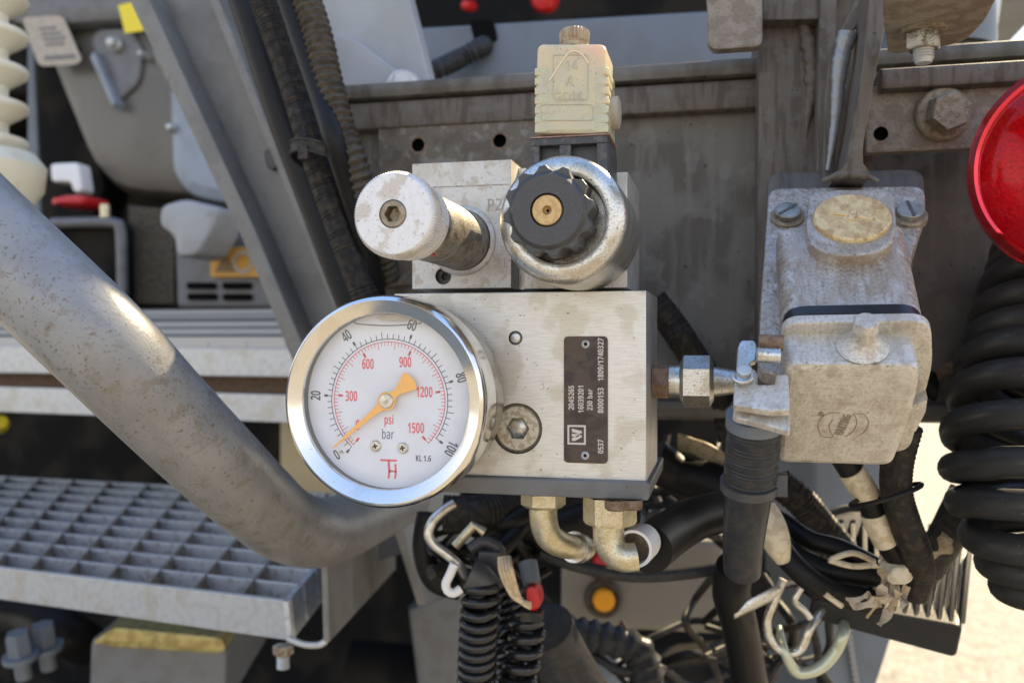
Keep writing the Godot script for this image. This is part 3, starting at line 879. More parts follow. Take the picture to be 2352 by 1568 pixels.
# ---------------------------------------------------------------- steps, handrail, sloping channel
func build_steps():
	# lower step: galvanised grating on three surveyed corners
	var A = at(-8, 1303, 0.62)
	var B = at(661, 1381, 0.50)
	var Cn = at(737, 1291, 0.565)
	var D = at(0, 1090, 0.95)
	var n = (B - A).cross(Cn - A).normalized()
	if n.y < 0: n = -n
	var far_r = onp(870, 1140, A, n)
	D = onp(-10, 1090, A, n)
	var t = thing("lower_step", "galvanised grating step in the lower left with a smooth front band", "step", A.lerp(B, 0.5) - n * 0.03)
	var down = -n * 0.021
	var right = (B - A).normalized()
	var left_end = A - right * 0.35
	var back_l = D - right * 0.35
	# band along the front, side and rear
	var b := MB.new()
	var front_out = right.cross(n).normalized()
	if front_out.z < 0: front_out = -front_out
	b.prism([left_end, B, B - n * 0.0225, left_end - n * 0.0225], -front_out * 0.003, 0.0006)
	part("front_band", b, "galvanised", t)
	b = MB.new()
	var side = (far_r - B).normalized()
	var so = side.cross(n).normalized()
	if so.x < 0: so = -so
	b.prism([B, far_r, far_r - n * 0.0225, B - n * 0.0225], -so * 0.003, 0.0005)
	part("side_band", b, "galvanised_bar", t)
	b = MB.new()
	b.prism([back_l, far_r, far_r - n * 0.0225, back_l - n * 0.0225], -front_out * 0.003, 0.0005)
	part("rear_band", b, "galvanised_bar", t)
	# bars: the long ones run along the band, the cross ones back to front
	var rows := 9
	for k in range(1, rows):
		var f = pow(float(k) / rows, 1.0)
		var p0 = left_end.lerp(back_l, f); var p1 = B.lerp(far_r, f)
		b = MB.new()
		b.prism([p0, p1, p1 + down, p0 + down], -front_out * 0.0022, 0.0004)
		part("long_bar", b, "galvanised_bar", t)
	var cols := 16
	for k in range(0, cols):
		var f = float(k) / cols
		var p0 = left_end.lerp(B, f) - front_out * 0.0032; var p1 = back_l.lerp(far_r, f)
		if k == 0: continue
		b = MB.new()
		b.prism([p0, p1, p1 + down * 0.85, p0 + down * 0.85], right * 0.002, 0.0004)
		part("cross_bar", b, "cross_bar_steel", t)
	# angle and gusset that hold the step
	t = thing("step_bracket", "dark grey L shaped bracket plate at the right end of the grating", "bracket", at(800, 1400, 0.55))
	b = MB.new()
	b.prism(ats([[737, 1288, 0.50], [752, 1288, 0.50], [756, 1474, 0.495], [742, 1474, 0.495]]), (ray(900, 1180) * 0.72 - ray(745, 1290) * 0.50), 0.0006)
	part("upright_plate", b, "grey_paint", t)
	b = MB.new()
	b.sweep(curve(ats([[660, 1466, 0.497], [700, 1480, 0.497], [735, 1480, 0.497], [750, 1466, 0.497], [749, 1440, 0.498]]), 0.002), 0.0018, 8)
	part("bent_foot", b, "galvanised", t)
	b = MB.new()
	b.prism(ats([[885, 1160, 0.6], [905, 1160, 0.6], [978, 1388, 0.6], [958, 1392, 0.6]]), Vector3(0.02, 0, -0.08), 0.001)
	part("strut", b, "grey_paint", t)
	b = MB.new()
	b.prism(ats([[752, 1185, 0.63], [905, 1170, 0.66], [925, 1270, 0.66], [760, 1330, 0.62]]), Vector3(0, 0, -0.006), 0.0008)
	part("web_plate", b, "plate_paint", t)
	# nut and bolt end under the band
	var c = at(650, 1482, 0.5)
	t = thing("step_bolt", "galvanised nut and bolt end under the corner of the grating step", "bolt", c)
	b = MB.new()
	hex_head(b, c, Vector3(0, -1, 0), 0.0056, 0.005, 0.2)
	part("nut", b, "dirty_steel", t)
	b = MB.new()
	var th := []
	for k in 6:
		th.append([0.0036, 0.005 + k * 0.0014]); th.append([0.0030, 0.0057 + k * 0.0014])
	th.append([0, 0.0136])
	b.lathe(c, Vector3(0, -1, 0), th, 18)
	part("threaded_end", b, "galvanised", t)
	# upper step: two pale bands and a sloping tread of fine grating
	var z = -0.66
	t = thing("upper_step", "pale galvanised step with two smooth bands behind the handrail tube", "step", onz(350, 966, z))
	b = MB.new()
	b.prism(zs([[-420, 790], [690, 802], [690, 866], [-420, 850]], z), Vector3(0, 0, -0.004), 0.0008)
	part("front_band", b, "galvanised", t)
	b = MB.new()
	b.prism(zs([[-420, 876], [690, 908], [690, 972], [-420, 930]], z + 0.01), Vector3(0, 0, -0.004), 0.0008)
	part("lower_band", b, "galvanised", t)
	b = MB.new()
	b.prism(zs([[-420, 846], [690, 862], [690, 912], [-420, 885]], z - 0.03), Vector3(0, 0, -0.004), 0.0008)
	part("rusty_gap_plate", b, "rusty", t)
	var y1 = onz(300, 796, z).y
	for k in 14:
		var zz = z - 0.006 - k * 0.016
		b = MB.new()
		b.box(Vector3(-0.36, y1 - 0.003 + k * 0.0024, zz), Vector3(0.75, 0.022, 0.0028), 0.0006)
		part("tread_bar", b, "tread_dirty" if k % 3 == 1 or k == 8 else "tread_steel", t)
	for k in 22:
		b = MB.new()
		var x = -0.68 + k * 0.034
		b.prism([Vector3(x, y1 + 0.004, z - 0.004), Vector3(x, y1 + 0.004 + 13 * 0.0024, z - 0.22), Vector3(x, y1 - 0.016 + 13 * 0.0024, z - 0.22), Vector3(x, y1 - 0.016, z - 0.004)], Vector3(0.0025, 0, 0), 0.0004)
		part("cross_bar", b, "tread_steel", t)
	# boxes and lumps in the dark under the steps
	t = thing("gold_box", "brass yellow topped grey box under the grating step", "box", at(350, 1568, 0.7))
	b = MB.new()
	b.prism(MB.rounded(ats([[205, 1470, 0.66], [245, 1448, 0.66], [505, 1472, 0.66], [520, 1500, 0.66], [515, 1640, 0.66], [200, 1640, 0.66]]), 0.006), Vector3(-0.05, 0, -0.16), 0.004)
	part("box_body", b, "plate_paint", t)
	b = MB.new()
	b.prism(MB.rounded(ats([[208, 1476, 0.654], [262, 1440, 0.654], [505, 1464, 0.654], [520, 1492, 0.654], [500, 1502, 0.654], [262, 1488, 0.654]]), 0.003), Vector3(-0.05, 0.002, -0.15), 0.002)
	part("brass_lid", b, "gold_box", t)
	for q in [[46, 1502, 0.7], [104, 1482, 0.72]]:
		b = MB.new()
		var cc = at(q[0], q[1], q[2])
		hex_head(b, cc, Vector3(0, 1, 0.2), 0.009, 0.018, 0.1)
		b.lathe(cc, Vector3(0, -1, -0.2), [[0, 0], [0.013, 0], [0.013, 0.004], [0.006, 0.006], [0.006, 0.02]], 20)
		one("hex_fitting", "grey hex fitting in the dark below the step, " + ("at the far left corner" if q[0] < 60 else "just right of its twin"), "fitting", b, "blue_grey", "hex fittings under the lower step")
	b = MB.new()
	b.sweep(curve(ats([[-60, 1400, 0.8], [60, 1420, 0.78], [140, 1450, 0.76], [200, 1480, 0.8]])), 0.018, 14)
	one("fat_hose", "fat black hose in the dark below the left end of the grating", "hose", b, "rubber")
	b = MB.new()
	b.prism(ats([[640, 960, 0.95], [800, 960, 0.95], [800, 1160, 0.95], [640, 1160, 0.95]]), Vector3(0, 0, -0.02), 0.004)
	one("yellow_tank", "dull yellow tank wall glimpsed left of the gauge, under the upper step", "tank", b, "aged_clear")

func build_tube_and_channel():
	var b := MB.new()
	var pts = [[-330, 250, 0.292], [-150, 424, 0.297], [0, 569, 0.299], [220, 780, 0.30], [370, 935, 0.325], [495, 1060, 0.352], [590, 1150, 0.385], [660, 1205, 0.42], [740, 1222, 0.455], [830, 1190, 0.51], [930, 1140, 0.59]]
	b.sweep(curve(ats(pts), 0.003), 0.0171, 40)
	one("handrail_tube", "thick grey painted tube with dirt spots, bent below the gauge", "handrail", b, "tube_paint")
	# sloping channel
	var z = -0.50
	var t = thing("sloping_channel", "grey painted steel channel sloping down behind the gauge from the top", "channel", onz(680, 830, z))
	b = MB.new()
	b.prism(zs([[318, -40], [468, -40], [790, 760], [790, 900], [700, 900]], z), Vector3(0, 0, -0.005), 0.0008)
	part("web", b, "grey_paint", t)
	b = MB.new()
	b.prism(zs([[276, -40], [324, -40], [585, 527], [740, 900], [704, 900], [545, 527]], z + 0.022), Vector3(0, 0, -0.026), 0.0012)
	part("left_flange", b, "grey_paint", t)
	b = MB.new()
	b.prism(zs([[464, -40], [486, -40], [806, 760], [785, 760]], z + 0.016), Vector3(0, 0, -0.02), 0.001)
	part("right_flange", b, "grey_paint", t)
	var rough = func(s, an, f): return (0.0030 + 0.0003 * sin(s * 500.0) * sin(s * 173.0)) * sin(PI * clampf(f * 0.9 + 0.05, 0.0, 1.0)) + 0.0004
	for list in [[[352, 70], [362, 120], [390, 180], [422, 240]], [[424, 190], [436, 208]], [[470, 300], [500, 360], [540, 440]], [[565, 490], [600, 570], [632, 660]]]:
		b = MB.new()
		b.sweep(curve(zs(list, z + 0.002), 0.0012), rough, 10)
		part("weld_seam", b, "grey_paint", t)
	b = MB.new()
	b.prism(MB.rounded(zs([[604, 345], [622, 340], [636, 380], [622, 392], [610, 380]], z + 0.004), 0.002), Vector3(0, 0, -0.006), 0.001)
	part("clip", b, "black_nylon", t)

# ---------------------------------------------------------------- the manifold and its gauge
func build_manifold():
	var z = -0.31
	var a = onz(905, 672, z); var c = onz(1485, 1106, z)
	var x0 = a.x; var x1 = c.x; var y1 = onz(1485, 667, z).y; var y0 = c.y
	var t = thing("valve_manifold", "brushed aluminium hydraulic manifold block behind the pressure gauge", "manifold", Vector3((x0 + x1) / 2, y0, z - 0.025))
	var b := MB.new()
	var plug = onz(1188, 984, z)
	var pin = onz(1184, 776, z)
	carved("block", [Vector3(x0, y0, z), Vector3(x1, y0, z), Vector3(x1, y1, z), Vector3(x0, y1, z)], Vector3(0, 0, -0.052), 0.0005, [[plug, Vector3(0, 0, -1), 0.0089, 0.006, "dirty_steel"], [pin, Vector3(0, 0, -1), 0.0025, 0.003, "dirty_steel"]], "brushed_aluminium", t)
	b = MB.new()
	hex_socket(b, plug + Vector3(0, 0, -0.0006), Vector3(0, 0, 1), 0.0087, 0.0042, 0.0045, 0.0012)
	var pl = part("hex_plug", b, "plug_steel", t)
	b = MB.new()
	b.lathe(plug + Vector3(0, 0, -0.0052), Vector3(0, 0, 1), [[0.0036, 0.0], [0.0034, 0.0014], [0.002, 0.0022], [0, 0.0024]], 28)
	part("plug_core", b, "zinc_can", pl)
	b = MB.new()
	b.lathe(pin, Vector3(0, 0, 1), [[0.0022, -0.002], [0.0022, -0.0006], [0.0017, -0.0002], [0.0016, 0.0], [0.0008, 0.0002], [0, 0.0002]], 24)
	part("ball_plug", b, "zinc_can", t)
	b = MB.new()   # stamped port number
	b.text("3", onz(1245, 884, z) + Vector3(0, 0, -0.00004), Vector3.RIGHT, Vector3.UP, 0.0034, 0.9, 0.0001, false)
	part("stamped_number", b, "milled_aluminium", t)
	# plate on which the manifold sits
	b = MB.new()
	var zp = z + 0.003
	b.prism(MB.rounded(zs([[960, 1092], [1494, 1108], [1491, 1150], [960, 1128]], zp), 0.0012), Vector3(0, 0, -0.07), 0.0006)
	one("base_plate", "dark grey painted base plate directly under the aluminium manifold", "plate", b, "plate_paint")
	# type plate
	t = thing("type_plate", "small dark brown type plate with engraved numbers riveted on the manifold", "nameplate", onz(1345, 1065, z))
	b = MB.new()
	var zt = z + 0.0006
	var p0 = onz(1295, 1062, zt); var p1 = onz(1396, 772, zt)
	b.prism(MB.rounded([Vector3(p0.x, p0.y, zt), Vector3(p1.x, p0.y, zt), Vector3(p1.x, p1.y, zt), Vector3(p0.x, p1.y, zt)], 0.0016), Vector3(0, 0, -0.0007), 0.0001)
	part("plate", b, "plate_brown", t)
	b = MB.new()
	var zz = zt + 0.00002
	var up = Vector3(0, 1, 0); var lf = Vector3(-1, 0, 0)
	var W = p1.x - p0.x; var H = p1.y - p0.y
	# columns of print run upwards; positions are shares of the plate's width and height
	for q in [["2045265", 0.175, 0.515, 0.095], ["16039201", 0.395, 0.505, 0.095], ["230 bar", 0.6, 0.50, 0.09], ["8000153", 0.845, 0.497, 0.098], ["1809/1740327", 0.845, 0.817, 0.098], ["0537", 0.845, 0.135, 0.095]]:
		b.text(q[0], Vector3(p0.x + W * q[1], p0.y + H * q[2], zz), up, lf, W * q[3] * 1.3, 0.84, 0.00006, true)
	part("engraved_print", b, "print_silver", t)
	b = MB.new()
	var lo = Vector3(p0.x + W * 0.085, p0.y + H * 0.145, zz); var s = W * 0.42
	var bar = func(u0, v0, u1, v1): b.prism([lo + Vector3(u0 * s, v0 * s, 0.00006), lo + Vector3(u1 * s, v0 * s, 0.00006), lo + Vector3(u1 * s, v1 * s, 0.00006), lo + Vector3(u0 * s, v1 * s, 0.00006)], Vector3(0, 0, -0.00006))
	bar.call(0, 0, 0.1, 1.05); bar.call(0.9, 0, 1, 1.05); bar.call(0.1, 0, 0.9, 0.1); bar.call(0.1, 0.95, 0.9, 1.05)
	var poly = func(list): b.prism(list.map(func(q): return lo + Vector3(q[0] * s, q[1] * s, 0.00006)), Vector3(0, 0, -0.00006))
	poly.call([[0.24, 0.2], [0.42, 0.2], [0.78, 0.4], [0.78, 0.52], [0.6, 0.52], [0.24, 0.34]])
	poly.call([[0.24, 0.44], [0.5, 0.4], [0.66, 0.5], [0.66, 0.56], [0.24, 0.58]])
	poly.call([[0.24, 0.68], [0.62, 0.58], [0.78, 0.62], [0.78, 0.74], [0.24, 0.86]])
	part("emblem", b, "print_silver", t)
	for q in [[1345, 790], [1344, 1046]]:
		b = MB.new()
		b.lathe(onz(q[0], q[1], zt), Vector3(0, 0, 1), [[0.0014, -0.0002], [0.0014, 0.0002], [0.0009, 0.0005], [0.0006, 0.0003], [0.0005, -0.0003]], 20)
		var rv = part("rivet", b, "galvanised", t)
		b = MB.new()
		b.lathe(onz(q[0], q[1], zt), Vector3(0, 0, 1), [[0.00052, 0.0001], [0, 0.0001]], 12)
		part("rivet_hole", b, "black_hole", rv)

func build_gauge():
	var c = at(875, 923, 0.29)
	var U = 0.0000452                       # one survey unit on the dial
	var ax = Vector3(0.0, 0.0, 1).normalized()
	var t = thing("pressure_gauge", "round chrome pressure gauge with white dial and orange needle", "gauge", c)
	var b := MB.new()
	var k = 0.0342
	b.lathe(c, ax, [[k * 0.93, -0.0155], [k * 0.985, -0.015], [k, -0.0138], [k, -0.004], [k * 0.992, -0.0018], [k * 0.972, -0.0004], [k * 0.945, 0.0], [k * 0.93, -0.0003], [k * 0.835, -0.0021], [k * 0.826, -0.0026], [k * 0.826, -0.0036]], 120)
	part("bezel", b, "chrome", t)
	b = MB.new()
	b.lathe(c, ax, [[k * 0.93, -0.0150], [k * 0.935, -0.017], [k * 0.94, -0.033], [k * 0.9, -0.036], [0.012, -0.037], [0.012, -0.04], [0.008, -0.04], [0.008, -0.05]], 96)
	part("case", b, "stainless_dirty", t)
	b = MB.new()
	b.lathe(c, ax, [[k * 0.83, -0.0030], [k * 0.83, -0.0073]], 96)
	part("dial_rim", b, "gauge_inner", t)
	b = MB.new()
	var zd = -0.0070
	b.lathe(c, ax, [[0, zd], [k * 0.83, zd]].duplicate(), 96)
	var dial = part("dial", b, "dial_white", t)
	# the survey units were taken on the dial plane
	var o = c + Vector3(0, 0, zd + 0.00005)
	var S = U * 1.02
	var at_ = func(r, deg): return o + Vector3(cos(deg_to_rad(deg)), sin(deg_to_rad(deg)), 0) * r * S
	var xy = func(x, y): return o + Vector3(x, y, 0) * S
	var black := MB.new(); var red := MB.new()
	var stroke = func(m: MB, r0, r1, deg, w):
		var d = Vector3(cos(deg_to_rad(deg)), sin(deg_to_rad(deg)), 0); var s = Vector3(-d.y, d.x, 0) * w * S * 0.5
		var p = o + d * r0 * S; var q = o + d * r1 * S
		m.quad(p - s, q - s, q + s, p + s)
	var arc = func(m: MB, r, w, d0, d1):
		var n = 120
		for i in n:
			var e0 = lerp(d0, d1, float(i) / n); var e1 = lerp(d0, d1, float(i + 1) / n)
			m.quad(at_.call(r - w / 2, e1), at_.call(r - w / 2, e0), at_.call(r + w / 2, e0), at_.call(r + w / 2, e1))
	arc.call(black, 433.0, 6.0, 229.0, -37.0)
	arc.call(red, 413.0, 6.0, 230.0, -45.0)
	for i in 51:
		var v = i * 2
		var an = 229.6 - 2.66 * v
		stroke.call(black, 431, 484 if v % 10 == 0 else 468, an, 5.5)
		if v % 20 == 0: stroke.call(black, 464, 492, an, 17.0)
	for i in 76:
		var v = i * 20
		var an = 230.0 - 0.1832 * v
		stroke.call(red, 362 if v % 100 == 0 else 385, 414, an, 5.0)
		if v % 300 == 0: stroke.call(red, 348, 382, an, 17.0)
	for q in [["0", 225.0, 556], ["20", 177.0, 556], ["40", 125.0, 556], ["60", 72.0, 556], ["80", 17.5, 556], ["100", -35.5, 562]]:
		var d = Vector3(cos(deg_to_rad(q[1])), sin(deg_to_rad(q[1])), 0)
		var up = d if q[1] > -90 and q[1] < 200 else -d
		if q[0] == "0": up = Vector3(0.82, 0.57, 0).normalized(); up = Vector3(-0.57, 0.82, 0)
		if q[0] == "20": up = Vector3(-0.998, 0.05, 0)
		if q[0] == "100": up = Vector3(0.90, -0.42, 0)
		var rt = up.cross(Vector3(0, 0, 1))
		black.text(q[0], o + d * q[2] * S, rt, up, 74 * S, 0.62, 0.00002, true)
	for q in [["0", -236, -178], ["300", -283, 26], ["600", -157, 255], ["900", 122, 270], ["1200", 262, 62], ["1500", 200, -190]]:
		red.text(q[0], xy.call(q[1], q[2]), Vector3.RIGHT, Vector3.UP, 72 * S, 0.56, 0.00002, true)
	red.text("psi", xy.call(0, -135), Vector3.RIGHT, Vector3.UP, 62 * S, 0.62, 0.00002, true)
	black.text("bar", xy.call(-8, -238), Vector3.RIGHT, Vector3.UP, 66 * S, 0.68, 0.00002)
	black.text("KL 1.6", xy.call(254, -400), Vector3.RIGHT, Vector3.UP, 42 * S, 0.7, 0.00002, true)
	# maker's mark: a long T bar over a joined T and H
	var bar = func(x0, y0, x1, y1, w):
		var d = Vector3(x1 - x0, y1 - y0, 0).normalized(); var s = Vector3(-d.y, d.x, 0) * w * 0.5
		red.quad(o + (Vector3(x0, y0, 0) - s) * S, o + (Vector3(x1, y1, 0) - s) * S, o + (Vector3(x1, y1, 0) + s) * S, o + (Vector3(x0, y0, 0) + s) * S)
	bar.call(-64, -420, 60, -420, 15)
	bar.call(-2, -424, 4, -505, 18)
	bar.call(4, -500, -4, -548, 15)
	bar.call(48, -444, 52, -505, 16)
	bar.call(52, -500, 46, -548, 15)
	bar.call(2, -496, 50, -496, 14)
	part("black_print", black, "print_black", dial)
	part("red_print", red, "print_red", dial)
	for q in [[-98, -322], [106, -331]]:
		b = MB.new()
		var sc = xy.call(q[0], q[1])
		b.lathe(sc, ax, [[40 * S, 0], [40 * S, 0.0003], [32 * S, 0.0007], [0, 0.0008]], 28)
		var sw = part("dial_screw", b, "steel_wire", dial)
		b = MB.new()
		b.box(sc + Vector3(0, 0, 0.00075), Vector3(38 * S, 10 * S, 0.0003), 0, Basis(ax, 0.25))
		b.box(sc + Vector3(0, 0, 0.00078), Vector3(10 * S, 38 * S, 0.0003), 0, Basis(ax, 0.25))
		part("cross_slot", b, "black_hole", sw)
	b = MB.new()
	b.lathe(at_.call(512, 226.0), ax, [[10 * S, 0], [10 * S, 0.0012], [6 * S, 0.0016], [0, 0.0016]], 16)
	part("stop_pin", b, "steel_wire", dial)
	# needle
	var zn = 0.0022
	var ln = Vector3(cos(deg_to_rad(219.9)), sin(deg_to_rad(219.9)), 0)
	var sd = Vector3(-ln.y, ln.x, 0)
	b = MB.new()
	var outl := []
	var nd = func(along, across): return o + (ln * along + sd * across) * S + Vector3(0, 0, zn)
	for q in [[527, -6], [60, -30], [0, -66], [-60, -30]]: pass
	outl.append(nd.call(528, 5)); outl.append(nd.call(528, -5)); outl.append(nd.call(120, -22)); outl.append(nd.call(58, -34))
	for i in 7:
		var e = deg_to_rad(-35 - i * 18.3)
		outl.append(nd.call(cos(e) * 66, sin(e) * 66))
	outl.append(nd.call(-75, -24)); outl.append(nd.call(-110, -27)); outl.append(nd.call(-226, -76)); outl.append(nd.call(-246, -40)); outl.append(nd.call(-252, 0)); outl.append(nd.call(-246, 40)); outl.append(nd.call(-226, 76)); outl.append(nd.call(-110, 27)); outl.append(nd.call(-75, 24))
	for i in 7:
		var e = deg_to_rad(145 - i * 18.3)
		outl.append(nd.call(cos(e) * 66, sin(e) * 66))
	outl.append(nd.call(58, 34)); outl.append(nd.call(120, 22))
	b.prism(outl, Vector3(0, 0, -0.0004), 0.00012)
	var nee = part("needle", b, "needle_orange", t)
	b = MB.new()
	b.lathe(o, ax, [[52 * S, 0.0002], [52 * S, 0.0026], [46 * S, 0.0029], [12 * S, 0.0030], [10 * S, 0.0034], [0, 0.0035]], 36)
	part("hub_cap", b, "steel_wire", nee)
	b = MB.new()
	b.lathe(c, ax, [[0, -0.0030], [k * 0.83, -0.0030]], 96)
	part("glass", b, "glass", t)
	# surface of the filling liquid, with grime gathered on the bubble
	b = MB.new()
	var wl := []
	for i in 41:
		var x = lerp(-270.0, 300.0, i / 40.0)
		wl.append(c + Vector3(x * U, (556.0 - 18.0 * sin(PI * i / 40.0) + (12.0 if i < 3 or i > 37 else 0.0)) * U, -0.0042))
	b.sweep(wl, 0.00022, 10)
	part("liquid_line", b, "gauge_inner", t)
	b = MB.new()
	var gr := []
	for i in 24:
		var e = TAU * i / 24.0
		gr.append(c + Vector3((75.0 + (150.0 + 14.0 * sin(i * 2.3)) * cos(e)) * U, (608.0 + (24.0 + 4.0 * sin(i * 3.1)) * sin(e)) * U - 0.0006, -0.0052))
	b.prism(gr, Vector3(0, 0, -0.0002))
	part("dried_grime", b, "sticker_beige", t)

# ---------------------------------------------------------------- valves above the manifold
func build_valves():
	var z = -0.322
	# left valve: block with a long adjuster that points at the viewer
	var a = onz(946, 664, z); var c = onz(1174, 366, z)
	var t = thing("pressure_valve", "machined pressure valve block with long knurled adjuster, left of the solenoid", "valve", Vector3(a.x, a.y, z))
	var b := MB.new()
	var hole = onz(1018, 634, z)
	carved("block", [Vector3(a.x, a.y, z), Vector3(c.x, a.y, z), Vector3(c.x, c.y, z), Vector3(a.x, c.y, z)], Vector3(0, 0, -0.036), 0.0004, [[hole, Vector3(0, 0, -1), 0.0031, 0.006, "dull_socket"]], "milled_aluminium", t)
	b = MB.new()
	b.prism([Vector3(c.x, a.y, z - 0.012), Vector3(c.x + 0.003, a.y, z - 0.012), Vector3(c.x + 0.003, c.y - 0.001, z - 0.012), Vector3(c.x, c.y - 0.001, z - 0.012)], Vector3(0, 0, -0.02), 0.0003)
	part("side_strip", b, "zinc_can", t)
	b = MB.new()
	hex_socket(b, hole + Vector3(0, 0, -0.0022), Vector3(0, 0, 1), 0.0030, 0.0016, 0.002)
	part("socket_screw", b, "coil_plastic", t)
	b = MB.new()
	var g0 = onz(946, 432, z); var g1 = onz(1174, 428, z)
	b.box(Vector3((g0.x + g1.x) / 2, g0.y, z), Vector3(g1.x - g0.x - 0.001, 0.0004, 0.0002))
	part("milled_line", b, "dirty_steel", t)
	b = MB.new()
	b.text("P2", onz(1136, 470, z), Vector3.RIGHT, Vector3.UP, 0.0042, 0.9, 0.00006)
	b.text("L", onz(1162, 604, z), Vector3.RIGHT, Vector3.UP, 0.0032, 0.9, 0.00006)
	part("stamped_letters", b, "stamp", t)
	var ax = Vector3(0, 0, 1)
	var e = onz(902, 491, -0.250)            # centre of the front end
	var base = Vector3(e.x, e.y, z)
	var L = e.z - z
	b = MB.new()
	b.lathe(base, ax, [[0.0128, 0.0], [0.0128, 0.0012], [0.0118, 0.0018], [0.0112, 0.0018]], 64)
	part("collar", b, "milled_aluminium", t)
	b = MB.new()
	b.lathe(base, ax, [[0.0109, 0.0], [0.0109, L - 0.0165], [0.0104, L - 0.016]], 64)
	var body = part("adjuster_body", b, "dirty_steel", t)
	b = MB.new()
	b.box(base + Vector3(0.0050, -0.00975, L - 0.0225), Vector3(0.0006, 0.0006, 0.0045), 0.0, Basis(ax, 0.5))
	part("red_paint_mark", b, "knob_red", body)
	b = MB.new()
	b.lathe(base, ax, [[0.0108, L - 0.0165], [0.0122, L - 0.0158], [0.0122, L - 0.0085, 0.00016], [0.0126, L - 0.0078, 0.0002], [0.0126, L - 0.0018, 0.0002], [0.0118, L - 0.0003, 0.00004], [0.0115, L], [0.0042, L]], 192)
	var head = part("knurled_head", b, "white_aluminium", t)
	b = MB.new()
	hex_socket(b, base + Vector3(0, 0, L + 0.0002), ax, 0.0042, 0.0026, 0.0045, 0.0005)
	part("hex_socket_screw", b, "dull_socket", head)
	# right valve: block, solenoid can, star nut
	z = -0.318
	a = onz(1203, 664, z); c = onz(1442, 394, z)
	t = thing("solenoid_valve", "machined valve block carrying a silver solenoid can with black star nut", "valve", Vector3(a.x, a.y, z))
	b = MB.new()
	b.prism([Vector3(a.x, a.y, z), Vector3(c.x, a.y, z), Vector3(c.x, c.y, z), Vector3(a.x, c.y, z)], Vector3(0, 0, -0.045), 0.0007, 0.0007)
	part("block", b, "milled_aluminium", t)
	e = onz(1288, 502, -0.2735)
	var h = e.z - z
	base = Vector3(e.x, e.y, z)
	var k = 0.0199
	b = MB.new()
	var prof := [[k * 0.97, 0.0], [k, 0.0015]]
	for i in 10:
		var f = i / 9.0 * PI * 0.62
		prof.append([k - 0.0045 + 0.0045 * cos(f), h - 0.0045 + 0.0045 * sin(f)])
	prof.append([k - 0.0066, h - 0.0028])
	prof.append([k - 0.0068, h - 0.012])
	prof.append([0.004, h - 0.012])
	b.lathe(base, ax, prof, 96)
	part("solenoid_can", b, "zinc_can", t)
	# star nut: twelve teeth, scalloped flanks
	var ec = onz(1256, 482, -0.2625)
	b = MB.new()
	var star := []
	var n := 12
	for i in n:
		var a0 = TAU * i / n + 0.12
		for q in [[-0.075, 0.0136], [0.075, 0.0136], [0.15, 0.0125], [0.2618, 0.0118], [0.3736, 0.0125]]:
			star.append(ec + Vector3(cos(a0 + q[0]) * q[1], sin(a0 + q[0]) * q[1], -0.0016))
	b.prism(star, Vector3(0, 0, -0.012), 0.0004)
	b.lathe(ec, ax, [[0.0117, -0.0018], [0.0104, 0.0], [0.0050, 0.0], [0.0050, -0.002]], 64)
	var nut = part("star_nut", b, "black_nylon", t)
	b = MB.new()
	b.lathe(ec, ax, [[0.0047, -0.003], [0.0047, -0.0008], [0.0043, -0.0002], [0.0014, -0.0002], [0.0011, -0.0012], [0.0005, -0.0016], [0, -0.0016]], 48)
	part("brass_pin", b, "brass_pin", nut)
	b = MB.new()
	b.lathe(ec, ax, [[0.0051, -0.0012], [0.0045, -0.0013]], 48)
	part("gap_ring", b, "black_hole", nut)
	# moulded terminal foot between can and connector
	var zf = -0.295
	b = MB.new()
	var q0 = onz(1218, 318, zf); var q1 = onz(1396, 318, zf)
	var yb = onz(1300, 470, zf).y
	var frame_h = onz(1300, 332, zf).y
	var foot = part("terminal_foot", foot_mesh(q0, q1, yb, frame_h, zf), "coil_plastic", t)
	b = MB.new()
	b.prism([Vector3(q0.x + 0.001, yb, zf - 0.004), Vector3(q1.x - 0.001, yb, zf - 0.004), Vector3(q1.x - 0.001, q0.y - 0.001, zf - 0.004), Vector3(q0.x + 0.001, q0.y - 0.001, zf - 0.004)], Vector3(0, 0, -0.015))
	part("pocket_floor", b, "black_nylon", foot)
	# the clear valve connector
	t = thing("valve_connector", "yellowed translucent valve connector standing on the solenoid, ribbed at its sides", "connector", Vector3(q0.x, q0.y, zf))
	b = MB.new()
	var o0 = onz(1226, 308, zf); var o1 = onz(1398, 308, zf)
	var o2 = onz(1392, 99, zf); var o3 = onz(1233, 99, zf)
	b.prism(MB.rounded([o0, o1, o2, o3], 0.0025), Vector3(0, 0, -0.019), 0.0014, 0.0014)
	var hs = part("housing", b, "aged_clear", t)
	for s in 2:
		for i in 7:
			b = MB.new()
			var yy = 156 + i * 22
			var px = 1231.0 if s == 0 else 1397.0
			var w = 30
			var l0 = onz(px - 3 if s == 0 else px - w, yy, zf + 0.0001); var l1 = onz(px + w if s == 0 else px + 1, yy + 15, zf + 0.0001)
			b.prism(MB.rounded([Vector3(l0.x, l1.y, l0.z), Vector3(l1.x, l1.y, l0.z), Vector3(l1.x, l0.y, l0.z), Vector3(l0.x, l0.y, l0.z)], 0.0004), Vector3(0, 0, -0.0175), 0.0003)
			part("grip_rib", b, "aged_clear", hs)
	# raised frames and moulded lettering
	b = MB.new()
	var rim = func(x0, y0, x1, y1):
		var p = MB.rounded(zs([[x0, y1], [x1, y1], [x1, y0], [x0, y0]], zf + 0.0001), 0.001)
		p.append(p[0])
		b.sweep(p, 0.00016, 6)
	rim.call(1270, 126, 1350, 228); rim.call(1242, 240, 1362, 276)
	b.text("14", onz(1312, 150, zf), Vector3.RIGHT, Vector3.UP, 0.0034, 0.85, 0.0002)
